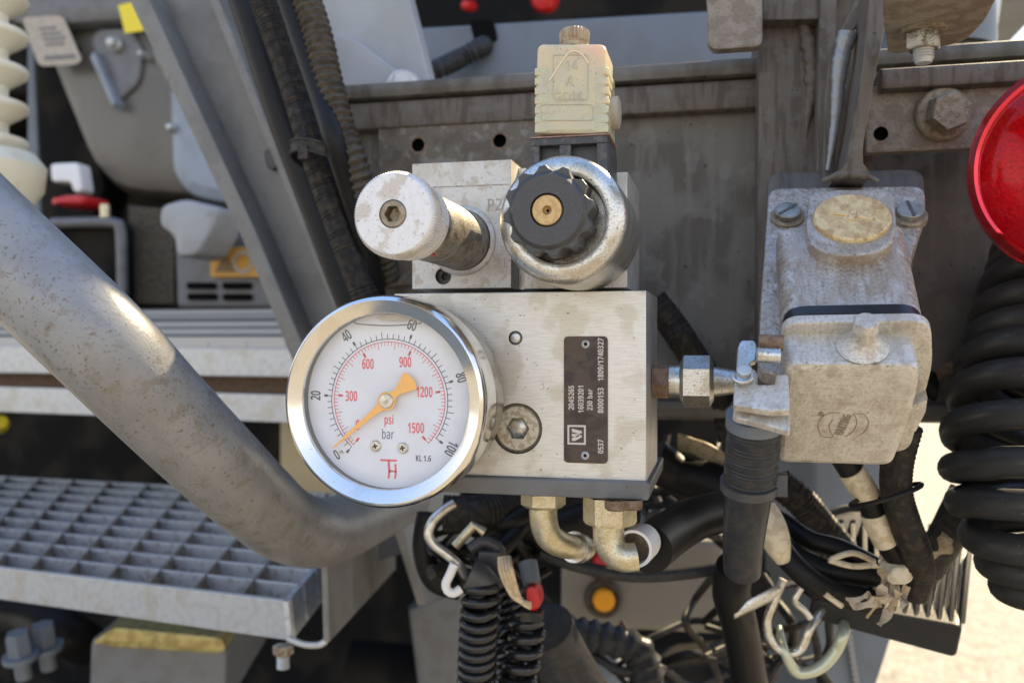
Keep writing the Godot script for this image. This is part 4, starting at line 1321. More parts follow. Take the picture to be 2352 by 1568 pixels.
	b.text("A", onz(1308, 186, zf), Vector3.RIGHT, Vector3.UP, 0.0034, 0.95, 0.0002)
	b.text("GDM", onz(1304, 222, zf), Vector3.RIGHT, Vector3.UP, 0.0032, 1.0, 0.0002)
	part("moulded_lettering", b, "aged_clear", hs)
	b = MB.new()
	b.sweep(curve(zs([[1262, 186], [1290, 142], [1308, 120], [1326, 118], [1342, 130], [1352, 146]], zf + 0.0001), 0.0008), 0.0003, 8)
	part("inner_wire", b, "pale_wire", hs)
	b = MB.new()
	var g2 = onz(1217, 318, zf + 0.0006); var g3 = onz(1404, 305, zf + 0.0006)
	b.prism([Vector3(g2.x, g2.y, g2.z), Vector3(g3.x - 0.0005, g2.y, g2.z), Vector3(g3.x - 0.0005, g3.y, g2.z), Vector3(g2.x, g3.y, g2.z)], Vector3(0, 0, -0.021), 0.0004)
	part("gasket", b, "pink_gasket", t)
	b = MB.new()
	var sc = onz(1320, 104, zf - 0.009)
	b.lathe(sc, Vector3.UP, [[0.0046, -0.001], [0.0046, 0.0005], [0.0047, 0.0005, 0.0003], [0.0049, 0.0042, 0.0003], [0.0042, 0.0052, 0.0002], [0.002, 0.0052], [0.002, 0.004], [0, 0.004]], 48)
	part("cover_screw", b, "tan_screw", t)
	b = MB.new()
	b.lathe(Vector3(o1.x - 0.0005, onz(1400, 260, zf - 0.010).y, zf - 0.010), Vector3.RIGHT, [[0.0055, 0.0], [0.0055, 0.0026], [0.004, 0.0032], [0, 0.0032]], 32)
	part("cable_gland", b, "sticker_beige", t)

func foot_mesh(q0, q1, yb, fh, zf) -> MB:
	var b := MB.new()
	var w = q1.x - q0.x
	for q in [[0.0, 0.12], [0.38, 0.53], [0.86, 1.0]]:
		b.prism([Vector3(q0.x + w * q[0], yb, zf), Vector3(q0.x + w * q[1], yb, zf), Vector3(q0.x + w * q[1], fh + 0.00001, zf), Vector3(q0.x + w * q[0], fh + 0.00001, zf)], Vector3(0, 0, -0.02), 0.0003)
	b.prism([Vector3(q0.x, fh, zf + 0.0001), Vector3(q1.x, fh, zf + 0.0001), Vector3(q1.x, q0.y, zf + 0.0001), Vector3(q0.x, q0.y, zf + 0.0001)], Vector3(0, 0, -0.024), 0.0004)
	b.prism([Vector3(q1.x - 0.0005, yb - 0.004, zf - 0.001), Vector3(q1.x + 0.0004, yb - 0.004, zf - 0.001), Vector3(q1.x + 0.0004, fh, zf - 0.001), Vector3(q1.x - 0.0005, fh, zf - 0.001)], Vector3(0, 0, -0.022), 0.0002)
	return b

# ---------------------------------------------------------------- the socket with its spring cover
func build_plug():
	var Zc = 0.262
	var O = at(1955, 833, Zc)
	var X = Vector3.RIGHT
	var n = UPN; var a = DNA
	var t = thing("plug_socket", "dirty cast aluminium plug socket with closed spring cover, below the bracket arm", "socket", O + a * 0.01 - n * 0.04)
	var on = func(list, h): return ps(list, O + n * h, n)        # outline on the plane h above the cover's upper face
	var oa = func(list, d): return ps(list, O + a * d, a)        # outline on the plane d ahead of the cover's end face
	var b := MB.new()
	# cover: end face towards the lower front
	b.prism(MB.rounded(oa.call([[1802, 836], [2112, 838], [2117, 875], [2098, 950], [2052, 1074], [1783, 1066], [1792, 950]], 0.0), 0.0045, 6), -a * 0.0165, 0.0022)
	var lid = part("cover", b, "lid_aluminium", t)
	# rim of the cover
	var rim_d = -0.0155
	b = MB.new()
	b.prism(MB.rounded(oa.call([[1797, 742], [2140, 736], [2144, 840], [2090, 1040], [1775, 1040], [1788, 900]], rim_d + 0.003), 0.006, 6), -a * 0.0032, 0.0008)
	part("cover_rim", b, "lid_aluminium", lid)
	b = MB.new()
	b.prism(MB.rounded(oa.call([[1800, 722], [2122, 716], [2124, 830], [2080, 1010], [1780, 1010], [1796, 880]], rim_d - 0.0004), 0.007, 6), -a * 0.0036, 0.0004)
	part("gasket", b, "gasket_black", t)
	# body that rises to the flange
	var body_d = rim_d - 0.0036
	b = MB.new()
	b.prism(MB.rounded(oa.call([[1796, 712], [2120, 706], [2122, 830], [2080, 990], [1776, 990], [1792, 860]], body_d), 0.0065, 6), -a * 0.040, 0.0008)
	part("body", b, "cast_aluminium", t)
	# flange plate behind the body
	b = MB.new()
	var hf = -0.0105
	b.prism(MB.rounded(on.call([[1766, 430], [2126, 424], [2128, 490], [2092, 600], [2072, 860], [1740, 860], [1746, 700]], hf), 0.0055, 6), -n * 0.0045, 0.0014)
	part("flange", b, "cast_aluminium", t)
	# boss with the closing cap
	var hb = 0.0078
	b = MB.new()
	b.prism(MB.rounded(on.call([[1862, 436], [2052, 432], [2062, 520], [2050, 560], [2012, 582], [1956, 588], [1900, 584], [1862, 562], [1850, 520]], hb), 0.006, 6), -n * 0.018, 0.0009)
	var boss = part("boss", b, "cast_aluminium", t)
	var cc = onp(1957, 504, O + n * hb, n)
	var cr = 85.0 / FOCAL * (cc - EYE).dot(turn * Vector3(0, 0, -1))
	b = MB.new()
	b.lathe(cc, n, [[cr * 1.01, -0.001], [cr * 1.01, 0.0006], [cr * 0.985, 0.0013], [cr * 0.95, 0.0016], [cr * 0.6, 0.0014], [0, 0.0013]], 64)
	var cap = part("closing_cap", b, "old_white_cap", boss)
	b = MB.new()
	var cx = X.rotated(n, -0.30)
	var cy = n.cross(cx)
	b.sweep([cc + n * 0.0014 - cx * cr * 0.50, cc + n * 0.0015, cc + n * 0.0014 + cx * cr * 0.56], 0.00055, 10)
	b.box(cc + n * 0.0015, Vector3(cr * 0.15, cr * 0.42, 0.0009), 0.0003, Basis(cx, cy, n))
	b.text("M20x1,5", cc + n * 0.00128 - cy * cr * 0.42, cx.rotated(n, 0.05), cy, cr * 0.14, 0.9, 0.0001)
	part("slot_rib", b, "old_white_cap", cap)
	b = MB.new()
	var lg = onp(1960, 604, cc + a * (cr + 0.0008), a)
	b.text("HARTING", lg + a * 0.0002, X, n, 0.0011, 1.0, 0.0003, true)
	for s in [-1.0, 1.0]:
		var pth := []
		for i in 15:
			var f = lerp(-0.8, 0.8, i / 14.0)
			pth.append(lg + a * 0.0004 + n * (0.0006 + s * (0.0012 + 0.0012 * cos(f * 1.4))) + X * f * 0.0038)
		b.sweep(pth, 0.00016, 6)
	part("small_emblem", b, "cast_aluminium", boss)
	# two slotted screws in the flange
	for q in [[1810, 480, 0.7], [2093, 478, 1.7]]:
		var sc = onp(q[0], q[1], O + n * (hf + 0.004), n)
		b = MB.new()
		b.lathe(sc, n, [[0.0060, -0.005], [0.0060, -0.0030], [0.0054, -0.0024], [0.0046, -0.0024]], 32)
		part("spring_washer", b, "dusty_bolt", t)
		b = MB.new()
		b.lathe(sc, n, [[0.0046, -0.0035], [0.0046, -0.0004], [0.0041, 0.0], [0, 0.0]], 32)
		var sw = part("slotted_screw", b, "dirty_steel", t)
		b = MB.new()
		b.box(sc, Vector3(0.0085, 0.0010, 0.0004), 0, Basis(X.rotated(n, q[2]), n.cross(X.rotated(n, q[2])), n))
		part("screw_slot", b, "coil_plastic", sw)
	# mounting plate
	b = MB.new()
	var hm = hf - 0.0046
	b.prism(MB.rounded(on.call([[1764, 392], [2124, 384], [2126, 470], [2090, 640], [2060, 840], [1752, 840], [1750, 640]], hm), 0.007, 6), -n * 0.006, 0.002)
	one("mounting_plate", "brown grey rounded steel plate to which the plug socket is screwed", "plate", b, "post_paint")
	# locking peg on the cover
	var pc = onp(1983, 792, O, n)
	b = MB.new()
	b.lathe(pc, n, [[0.0074, -0.0003], [0.0060, 0.0006], [0.0048, 0.0016], [0.0040, 0.0030], [0.0036, 0.0042], [0.0035, 0.0092], [0.0031, 0.0099], [0.0, 0.0100]], 36)
	part("locking_peg", b, "lid_aluminium", lid)
	# hinge wing with the lever at the left
	var wing = MB.new()
	wing.prism(MB.rounded(on.call([[1684, 930], [1688, 868], [1704, 842], [1736, 846], [1738, 882], [1780, 882], [1782, 858], [1812, 858], [1816, 942], [1770, 944]], -0.004), 0.001), -n * 0.0022, 0.0007)
	part("upper_wing", wing, "lid_aluminium", t)
	wing = MB.new()
	wing.prism(MB.rounded(on.call([[1682, 956], [1690, 915], [1815, 915], [1816, 992], [1770, 978]], -0.0085), 0.0015), -n * 0.0022, 0.0007)
	part("lower_wing", wing, "lid_aluminium", t)
	b = MB.new()
	b.prism(on.call([[1686, 925], [1692, 880], [1700, 880], [1700, 928]], -0.0055), -n * 0.005, 0.0004)
	part("wing_edge", b, "lid_aluminium", t)
	b = MB.new()
	b.prism(MB.rounded(on.call([[1690, 868], [1694, 800], [1702, 780], [1734, 780], [1740, 798], [1738, 828], [1722, 832], [1720, 870], [1706, 878]], -0.0015), 0.0012), -n * 0.0016, 0.0005)
	var lv = part("spring_lever", b, "zinc_can", t)
	b = MB.new()
	b.lathe(onp(1710, 853, O + n * -0.0015, n), n, [[0.0022, -0.001], [0.0022, 0.0008], [0.0018, 0.0011], [0, 0.0012]], 24)
	part("lever_rivet", b, "galvanised", lv)
	b = MB.new()
	var ring_c = onp(1706, 862, O + n * -0.0013, n)
	var arcp := []
	for i in 13:
		var f = lerp(PI * 0.95, PI * 2.05, i / 12.0)
		arcp.append(ring_c + X * cos(f) * 0.0028 + n.cross(X) * sin(f) * 0.0028)
	b.sweep(arcp, 0.0006, 10)
	part("lever_hook", b, "zinc_can", lv)
	b = MB.new()
	b.sweep([at(1745, 786, 0.27), at(1800, 788, 0.268)], 0.0024, 24)
	part("hinge_pin", b, "rusty", t)
	b = MB.new()
	b.sweep([at(1740, 815, 0.266), at(1792, 817, 0.265)], 0.0022, 24)
	part("spring_roller", b, "zinc_can", t)
	b = MB.new()
	b.prism(oa.call([[2066, 946], [2132, 918], [2128, 948], [2106, 992], [2060, 1004]], -0.004), -a * 0.004, 0.0007)
	part("side_lug", b, "lid_aluminium", lid)
	# raised maker's emblem on the cover: two broken arcs and the name set upright
	b = MB.new()
	var em = func(list): b.sweep(curve(oa.call(list.map(func(q): return [1796.6 + q[0] * 0.1339, 910.0 + q[1] * 0.1339]), 0.0), 0.0006), 0.00018, 6)
	em.call([[1000, 290], [900, 280], [790, 290], [670, 380], [622, 480], [640, 600], [700, 690], [800, 700], [890, 690]])
	em.call([[870, 400], [812, 500], [830, 600], [880, 680]])
	em.call([[1225, 300], [1270, 370], [1287, 450], [1240, 570], [1160, 650], [1070, 692]])
	em.call([[1225, 300], [1320, 296], [1400, 302], [1470, 380], [1485, 470], [1440, 580], [1330, 670]])
	var oc = onp(1796.6 + 1052 * 0.1339, 910.0 + 486 * 0.1339, O, a)
	b.text("HARTING", oc, n.rotated(a, -0.2), -X.rotated(a, -0.2), 0.0026, 0.62, 0.00022, true)
	b.text("®", onp(1796.6 + 672 * 0.1339, 910.0 + 298 * 0.1339, O, a), X, n, 0.0018, 1.0, 0.00022)
	part("grimy_emblem", b, "old_dirt", lid)
	# cable boot under the wing
	t = thing("cable_boot", "black ribbed cable boot hanging under the left side of the plug socket", "cable boot", at(1725, 1120, 0.285))
	b = MB.new()
	var top = at(1735, 960, 0.277); var low = at(1722, 1120, 0.287)
	b.sweep(curve([top, at(1729, 1040, 0.282), low], 0.0005), func(s, an, f): return 0.0082 + 0.00016 * sin(s * 4800.0), 36)
	part("ribbed_sleeve", b, "black_conduit", t)
	b = MB.new()
	b.sweep([at(1735, 952, 0.2765), at(1734, 978, 0.278)], 0.0087, 36)
	part("metal_ring", b, "blue_grey", t)
	b = MB.new()
	b.sweep([at(1722, 1104, 0.286), at(1721, 1122, 0.287)], 0.0090, 36)
	part("clamp_band", b, "black_nylon", t)
	b = MB.new()
	b.box(at(1778, 1112, 0.285), Vector3(0.008, 0.007, 0.007), 0.0008)
	part("clamp_screw_block", b, "black_nylon", t)
	b = MB.new()
	b.sweep(curve(ats([[1722, 1118, 0.288], [1714, 1180, 0.292], [1708, 1240, 0.298], [1706, 1310, 0.305]]), 0.002), func(s, an, f): return 0.0074 - 0.0012 * f, 28)
	part("cable", b, "black_conduit", t)

# ---------------------------------------------------------------- right edge: red lamp, coiled cable, screwed pipe
func build_right_side():
	# red lamp: dished lens in a thick rim
	var c = at(2512, 378, 0.30)
	var ax = (turn * Vector3(-0.5, 0.02, 0.9)).normalized()
	var t = thing("red_lamp", "round translucent red lamp lens cut off by the right edge", "lamp", c)
	var b := MB.new()
	var r = 0.0375
	b.lathe(c, ax, [[r * 0.93, -0.03], [r * 0.98, -0.012], [r, -0.006], [r, -0.002], [r * 0.985, 0.0015], [r * 0.93, 0.0025], [r * 0.90, 0.0012], [r * 0.86, 0.003], [r * 0.7, 0.0075], [r * 0.45, 0.011], [0, 0.0125]], 96)
	part("lens", b, "red_lens", t)
	b = MB.new()
	b.lathe(c, ax, [[r * 0.86, -0.012], [r * 0.84, -0.006], [r * 0.5, -0.010], [0, -0.012]], 64)
	part("reflector", b, "reflector", t)
	b = MB.new()
	b.lathe(c - ax * 0.010, ax, [[0.0, -0.01], [0.011, -0.01], [0.011, 0.004], [0.008, 0.008], [0, 0.009]], 32)
	part("bulb_holder", b, "blue_grey", t)
	# coiled cable
	var axis := []
	for q in [[2574, 600, 0.352], [2555, 680, 0.349], [2525, 770, 0.345], [2498, 870, 0.341], [2476, 960, 0.337], [2466, 1040, 0.334], [2468, 1150, 0.332], [2478, 1240, 0.332], [2488, 1320, 0.332], [2494, 1400, 0.332]]: axis.append(at(q[0], q[1], q[2]))
	b = MB.new()
	b.sweep(helix(axis, func(s): return 0.0395 - 0.017 * smoothstep(0.085, 0.145, s), 0.0103, 40, 0.4), 0.0056, 16)
	one("coiled_cable", "thick black coiled trailer cable at the right edge below the red lamp", "cable", b, "coil_rubber")
	b = MB.new()
	b.sweep(curve(ats([[2225, 1130, 0.40], [2200, 1180, 0.40], [2170, 1240, 0.40], [2130, 1300, 0.41]]), 0.002), 0.0078, 20)
	one("dusty_cable", "dusty black cable end leaving the coil towards the finned lamp", "cable", b, "dusty_rubber")
	# screwed pipe fitting right of the manifold
	var zf = -0.336
	t = thing("pipe_fitting", "galvanised hex union nut and short pipe at the right side of the manifold", "fitting", onz(1510, 876, zf))
	var yc = onz(1600, 876, zf).y
	var X0 = func(px): return Vector3(onz(px, 876, zf).x, yc, zf)
	b = MB.new()
	b.lathe(X0.call(1500), Vector3.RIGHT, [[0.0064, 0.0], [0.0064, 0.0058], [0.0052, 0.0064], [0.0052, 0.009]], 6, 0.2)
	part("adapter_hex", b, "rusty", t)
	b = MB.new()
	var n0 = X0.call(1538)
	b.lathe(n0, Vector3.RIGHT, [[0.0058, 0.0], [0.0060, 0.006]], 32)
	part("thread_collar", b, "zinc_can", t)
	b = MB.new()
	var x1 = X0.call(1562); var x2 = X0.call(1640)
	var w = x2.x - x1.x
	b.lathe(x1, Vector3.RIGHT, [[0.0066, 0.0], [0.0094, w * 0.12], [0.0094, w * 0.88], [0.0066, w]], 6, PI / 2.0)
	part("union_nut", b, "zinc_can", t)
	b = MB.new()
	b.sweep([X0.call(1636), X0.call(1700), X0.call(1740)], func(s, an, f): return 0.0040 + (0.0016 if f < 0.22 else 0.0), 28)
	part("pipe", b, "zinc_can", t)
	# hoses behind the coil
	var braid = func(rad): return func(s, an, f): return rad + 0.0004 * sin(an * 6.0 + s * 1700.0) * sin(an * 6.0 - s * 1700.0)
	b = MB.new()
	b.sweep(curve(ats([[2300, 560, 0.44], [2235, 640, 0.43], [2170, 740, 0.42], [2130, 840, 0.41], [2108, 900, 0.40]]), 0.0009), braid.call(0.0078), 36)
	one("braided_hose", "dark braided hose behind the coiled cable, right of the plug socket", "hose", b, "braid")
	b = MB.new()
	b.sweep(curve(ats([[2320, 700, 0.43], [2230, 800, 0.42], [2160, 880, 0.41], [2128, 930, 0.41]]), 0.0009), braid.call(0.0066), 36)
	one("braided_hose", "thinner dark braided hose just under the other one behind the coiled cable", "hose", b, "braid")
	t = thing("red_coupling", "dull red coupling head in shadow behind the red lamp", "coupling", at(2240, 660, 0.42))
	b = MB.new()
	b.sweep(curve(ats([[2300, 540, 0.43], [2245, 560, 0.42], [2212, 600, 0.42], [2205, 650, 0.42]]), 0.002), 0.0075, 20)
	part("coupling_body", b, "lens_core", t)
	b = MB.new()
	b.lathe(at(2190, 870, 0.40), Vector3(-0.4, -0.3, 0.9), [[0.004, 0.006], [0.009, 0.004], [0.009, -0.006], [0, -0.006]], 24)
	part("rusty_collar", b, "rusty", t)

# ---------------------------------------------------------------- hoses at the left of the valves
func build_hoses():
	var b := MB.new()
	b.sweep(curve(ats([[542, -60, 0.475], [590, 80, 0.47], [655, 280, 0.465], [730, 480, 0.46], [790, 640, 0.455], [850, 790, 0.45]]), 0.004), 0.0085, 18)
	one("black_hose", "smooth black hose beside the sloping channel, leftmost of the hose bundle", "hose", b, "rubber")
	b = MB.new()
	var braid = func(s, an, f): return 0.0062 + 0.0005 * sin(an * 5.0 + s * 1500.0) * sin(an * 5.0 - s * 1500.0)
	b.sweep(curve(ats([[585, -50, 0.44], [632, 80, 0.437], [680, 220, 0.432], [716, 340, 0.425], [757, 460, 0.422], [800, 580, 0.42], [842, 690, 0.42]]), 0.0009), braid, 40)
	one("braided_hose", "dusty herringbone braided hose running down beside the sloping channel", "hose", b, "braid")
	b = MB.new()
	b.sweep(curve(ats([[640, -60, 0.425], [690, 90, 0.42], [738, 230, 0.412], [766, 320, 0.405], [800, 430, 0.412], [838, 560, 0.42], [866, 690, 0.43]]), 0.004), 0.0048, 18)
	one("black_tube", "thin glossy black tube between the braided hose and the ribbed conduit", "tube", b, "rubber")
	b = MB.new()
	b.sweep(curve(ats([[676, -70, 0.425], [722, 60, 0.42], [752, 190, 0.415], [782, 300, 0.412], [812, 380, 0.412], [850, 500, 0.42], [888, 640, 0.44]]), 0.0005), func(s, an, f): return 0.0068 + 0.0006 * sin(s * 1750.0), 28)
	one("ribbed_conduit", "dusty ribbed conduit running down along the light gusset", "conduit", b, "conduit")
	var t = thing("cable_tie", "black cable tie strapped round the hose bundle", "cable tie", at(740, 365, 0.40))
	b = MB.new()
	var lp := []
	for i in 33:
		var f = TAU * i / 32.0
		lp.append(at(746, 372, 0.418) + turn * Vector3(cos(f) * 0.0155, sin(f) * 0.0035 - cos(f) * 0.0045 + 0.0005, sin(f) * 0.0125))
	for i in 32:
		var p = lp[i]; var q = lp[i + 1]
		var u = Vector3(0, 0.0026, 0)
		b.quad(p - u, q - u, q + u, p + u)
	b.sweep(lp.map(func(v): return v + Vector3(0, 0.0025, 0)), 0.0007, 6, false)
	b.sweep(lp.map(func(v): return v - Vector3(0, 0.0025, 0)), 0.0007, 6, false)
	part("strap", b, "dusty_rubber", t)
	b = MB.new()
	b.box(at(700, 352, 0.408), Vector3(0.005, 0.006, 0.005), 0.0006)
	part("buckle", b, "dusty_rubber", t)
	# conduit entering the rear beam
	b = MB.new()
	b.sweep(curve(ats([[960, 172, 0.60], [1010, 156, 0.60], [1060, 132, 0.61], [1105, 108, 0.615], [1128, 100, 0.64], [1132, 96, 0.69]]), 0.0006), func(s, an, f): return 0.0062 + 0.0006 * sin(s * 1500.0), 28)
	one("black_conduit", "short black ribbed conduit bending into the hole in the rear beam", "conduit", b, "black_conduit")

# ---------------------------------------------------------------- everything that hangs under the manifold
func build_below():
	var b := MB.new()
	var t
	# two elbow fittings under the base plate
	t = thing("elbow_fitting", "pale yellow zinc elbow fitting under the base plate, left of the larger one", "fitting", at(1248, 1142, 0.335))
	b = MB.new()
	b.lathe(at(1248, 1132, 0.335), Vector3.DOWN, [[0.0082, 0.0], [0.0082, 0.0042], [0.0066, 0.0054]], 6, 0.3)
	part("nut", b, "yellow_zinc", t)
	b = MB.new()
	b.sweep(curve(ats([[1248, 1150, 0.335], [1249, 1195, 0.335], [1262, 1232, 0.337], [1296, 1252, 0.345], [1345, 1258, 0.362]]), 0.001), func(s, an, f): return 0.0052 - 0.0006 * f, 28)
	part("bent_tube", b, "yellow_zinc", t)
	b = MB.new()
	b.sweep(ats([[1318, 1256, 0.352], [1330, 1258, 0.356]]), 0.0060, 24)
	part("ferrule", b, "zinc_can", t)
	t = thing("elbow_fitting", "larger pale yellow zinc elbow fitting ending in a white ringed hose socket", "fitting", at(1400, 1150, 0.315))
	b = MB.new()
	b.lathe(at(1401, 1140, 0.318), Vector3.DOWN, [[0.0093, 0.0], [0.0093, 0.0085], [0.0084, 0.0098], [0.006, 0.0102]], 6, 0.45)
	part("nut", b, "yellow_zinc", t)
	b = MB.new()
	b.sweep(curve(ats([[1398, 1200, 0.318], [1399, 1240, 0.318], [1412, 1268, 0.317], [1436, 1280, 0.316], [1462, 1278, 0.316]]), 0.001), func(s, an, f): return 0.0056 - 0.0007 * f, 28)
	part("bent_tube", b, "yellow_zinc", t)
	b = MB.new()
	b.lathe(at(1456, 1260, 0.318), turn * Vector3(-0.35, 0.05, 1), [[0.0050, -0.014], [0.0052, -0.004], [0.0056, 0.001], [0.0066, 0.0012], [0.0068, -0.001], [0.0066, -0.016]], 40)
	part("white_ring", b, "white_paint", t)
	b = MB.new()
	for k in 3:
		b.lathe(at(1458, 1260, 0.318), turn * Vector3(-0.35, 0.05, 1), [[0.0052, -0.003 - k * 0.002], [0.0047, -0.0035 - k * 0.002], [0.0052, -0.004 - k * 0.002]], 32)
	b.lathe(at(1458, 1260, 0.318), turn * Vector3(-0.35, 0.05, 1), [[0.0050, -0.011], [0, -0.011]], 32)
	part("socket_threads", b, "dull_socket", t)
	for q in [[1415, 1162, "left of a matching one"], [1450, 1160, "right of a matching one"]]:
		b = MB.new()
		b.lathe(at(q[0], q[1] - 14, 0.306), Vector3.DOWN, [[0.0038, 0.0], [0.0038, 0.0028], [0.003, 0.0034], [0, 0.0034]], 24)
		one("rusty_bolt", "small rusty bolt end under the base plate, " + q[2], "bolt", b, "rusty", "rusty bolt ends under the base plate")
	# black hoses and webbing behind the elbows
	var list := [
		[[[1290, 1215, 0.40], [1330, 1200, 0.40], [1380, 1185, 0.40], [1440, 1180, 0.41]], 0.0085, "rubber", "black hose stub behind the two elbow fittings"],
		[[[1490, 1262, 0.335], [1540, 1225, 0.36], [1600, 1190, 0.38], [1680, 1170, 0.40]], 0.0090, "rubber", "thick black sleeved hose running right from the white ringed socket"],
		[[[1240, 1270, 0.43], [1330, 1300, 0.43], [1450, 1322, 0.43], [1560, 1318, 0.43], [1690, 1300, 0.43]], 0.0030, "black_conduit", "thin black cable sagging across above the button box"],
		[[[1020, 1180, 0.42], [1100, 1180, 0.42], [1180, 1160, 0.43], [1260, 1130, 0.44]], 0.0085, "braid", "braided black hose under the base plate, behind the steel hook"],
		[[[985, 1180, 0.45], [975, 1260, 0.45], [1000, 1330, 0.45], [1060, 1350, 0.45]], 0.0060, "rubber", "black cable loop left of the steel hook"],
		[[[1150, 1210, 0.42], [1190, 1190, 0.42], [1235, 1150, 0.43]], 0.0045, "rubber", "short black cable between the braided hose and the left elbow fitting"],
		[[[1120, 1290, 0.41], [1170, 1240, 0.415], [1225, 1170, 0.43]], 0.0042, "rubber", "black cable slanting down from the left elbow to the coiled cords"],
		[[[1500, 690, 0.40], [1540, 740, 0.40], [1580, 800, 0.40], [1660, 930, 0.42], [1680, 1010, 0.42]], 0.0062, "braid", "black braided hose passing behind the union nut"],
		[[[1500, 1050, 0.45], [1560, 1090, 0.45], [1640, 1110, 0.44], [1700, 1140, 0.43]], 0.0100, "rubber", "black hose right of the manifold under the beam"],
		[[[1790, 1110, 0.42], [1840, 1150, 0.42], [1890, 1210, 0.42], [1940, 1270, 0.42]], 0.0070, "braid", "braided cable slanting down right of the cable boot"],
		[[[1750, 1180, 0.40], [1800, 1200, 0.40], [1860, 1240, 0.39], [1930, 1260, 0.385], [2010, 1300, 0.38]], 0.0042, "rubber", "black cable running from the boot to the frayed scrap, upper of the three"],
		[[[1770, 1210, 0.39], [1820, 1270, 0.385], [1900, 1310, 0.38], [2020, 1322, 0.375]], 0.0046, "rubber", "black cable running from the boot to the frayed scrap, middle of the three"],
		[[[1762, 1180, 0.38], [1796, 1262, 0.375], [1850, 1322, 0.37], [1920, 1362, 0.37], [2020, 1384, 0.37]], 0.0048, "rubber", "black cable running from the boot to the frayed scrap, lowest of the three"],
		[[[1690, 1300, 0.40], [1680, 1360, 0.41], [1700, 1440, 0.43], [1730, 1600, 0.46]], 0.0085, "rubber", "fat black hose hanging down right of the button box"],
		[[[1300, 1450, 0.52], [1400, 1470, 0.52], [1470, 1500, 0.52], [1500, 1600, 0.52]], 0.0090, "black_conduit", "black corrugated hose in shadow under the button box"],
		[[[1250, 1440, 0.46], [1280, 1500, 0.47], [1340, 1600, 0.48]], 0.0150, "black_conduit", "thick dark hose right of the coiled cords at the bottom edge"]]
	for q in list:
		b = MB.new()
		var rr = q[1]
		var fn = func(s, an, f): return rr
		if q[2] == "braid": fn = func(s, an, f): return rr + 0.0006 * sin(an * 5.0 + s * 1600.0) * sin(an * 5.0 - s * 1600.0)
		elif rr == 0.0090 and q[2] == "black_conduit": fn = func(s, an, f): return rr + 0.0011 * sin(s * 900.0)
		b.sweep(curve(ats(q[0]), 0.001 if q[2] == "braid" else 0.0015), fn, 30 if q[2] == "braid" else 18)
		one("black_cable", q[3], "cable", b, q[2])
	# steel hooks
	b = MB.new()
	b.sweep(curve(ats([[1042, 1156, 0.39], [1018, 1172, 0.388], [994, 1196, 0.386], [984, 1226, 0.385], [996, 1250, 0.385], [1024, 1272, 0.385], [1052, 1296, 0.386], [1070, 1322, 0.39]]), 0.001), 0.0021, 16)
	one("steel_hook", "bent steel wire hook hanging below the gauge, the largest of the wire hooks", "hook", b, "steel_wire")
	b = MB.new()
	b.sweep(curve(ats([[1044, 1294, 0.38], [1034, 1318, 0.38], [1024, 1340, 0.38], [1028, 1356, 0.38], [1042, 1362, 0.38], [1058, 1352, 0.381]]), 0.001), 0.0019, 16)
	one("steel_hook", "small white steel hook just below the larger wire hook", "hook", b, "white_paint")
	b = MB.new()
	b.sweep(ats([[1046, 1254, 0.40], [1088, 1206, 0.40], [1112, 1222, 0.40]]), 0.0022, 14)
	one("brass_wire", "bent brass coloured wire end beside the steel hook", "wire", b, "yellow_zinc")
	# coiled cords
	var cords := [
		[[[1108, 1345, 0.385], [1104, 1400, 0.385], [1098, 1480, 0.39], [1092, 1640, 0.40]], 0.0066, 0.0048, 0.0021, "glossy black coiled cord at the bottom, leftmost of the three coils"],
		[[[1146, 1335, 0.42], [1164, 1400, 0.42], [1176, 1450, 0.42]], 0.0075, 0.0036, 0.0018, "grey ribbed coil behind, between the other two coiled cords"],
		[[[1212, 1420, 0.40], [1208, 1470, 0.40], [1195, 1540, 0.40], [1170, 1640, 0.40]], 0.0062, 0.0066, 0.0024, "loosely coiled black cord at the bottom, rightmost of the three coils"],
		[[[1148, 1440, 0.41], [1166, 1500, 0.41], [1178, 1560, 0.41], [1182, 1640, 0.41]], 0.0052, 0.0066, 0.0022, "short black coil crossing behind the rightmost coiled cord"]]
	for q in cords:
		b = MB.new()
		b.sweep(helix(ats(q[0]), q[1], q[2], 22, 0.3), q[3], 10)
		one("spiral_cable", q[4], "cable", b, "glossy_rubber", "coiled cords under the manifold")
	t = thing("hanging_connector", "black plug sockets and clips from which the coiled cords hang", "socket", at(1110, 1340, 0.39))
	b = MB.new()
	b.sweep(curve(ats([[1078, 1318, 0.385], [1098, 1330, 0.385], [1112, 1350, 0.386]]), 0.002), 0.0072, 20)
	part("sleeve", b, "black_nylon", t)
	b = MB.new()
	b.box(at(1130, 1302, 0.40), Vector3(0.010, 0.016, 0.012), 0.002)
	part("clip_block", b, "black_nylon", t)
	b = MB.new()
	b.sweep(curve(ats([[1080, 1262, 0.40], [1110, 1244, 0.40], [1142, 1258, 0.40], [1150, 1290, 0.40]]), 0.001), 0.0028, 14)
	part("clip_arch", b, "black_nylon", t)
	# cream wires into a red sealed plug
	t = thing("wire_bundle", "cream coloured wires curling into a small red sealed plug", "wires", at(1180, 1350, 0.38))
	for k in 4:
		b = MB.new()
		var d = k * 7.0
		b.sweep(curve(ats([[1148 + d, 1280, 0.383], [1150 + d * 1.2, 1310, 0.38 - k * 0.002], [1166 + d, 1350 + (k % 2) * 5, 0.38], [1186 + d * 0.6, 1376 + k * 2, 0.38], [1218, 1386 + k * 3, 0.382]]), 0.001), 0.0010, 10)
		part("wire", b, "cream_wire", t)
	b = MB.new()
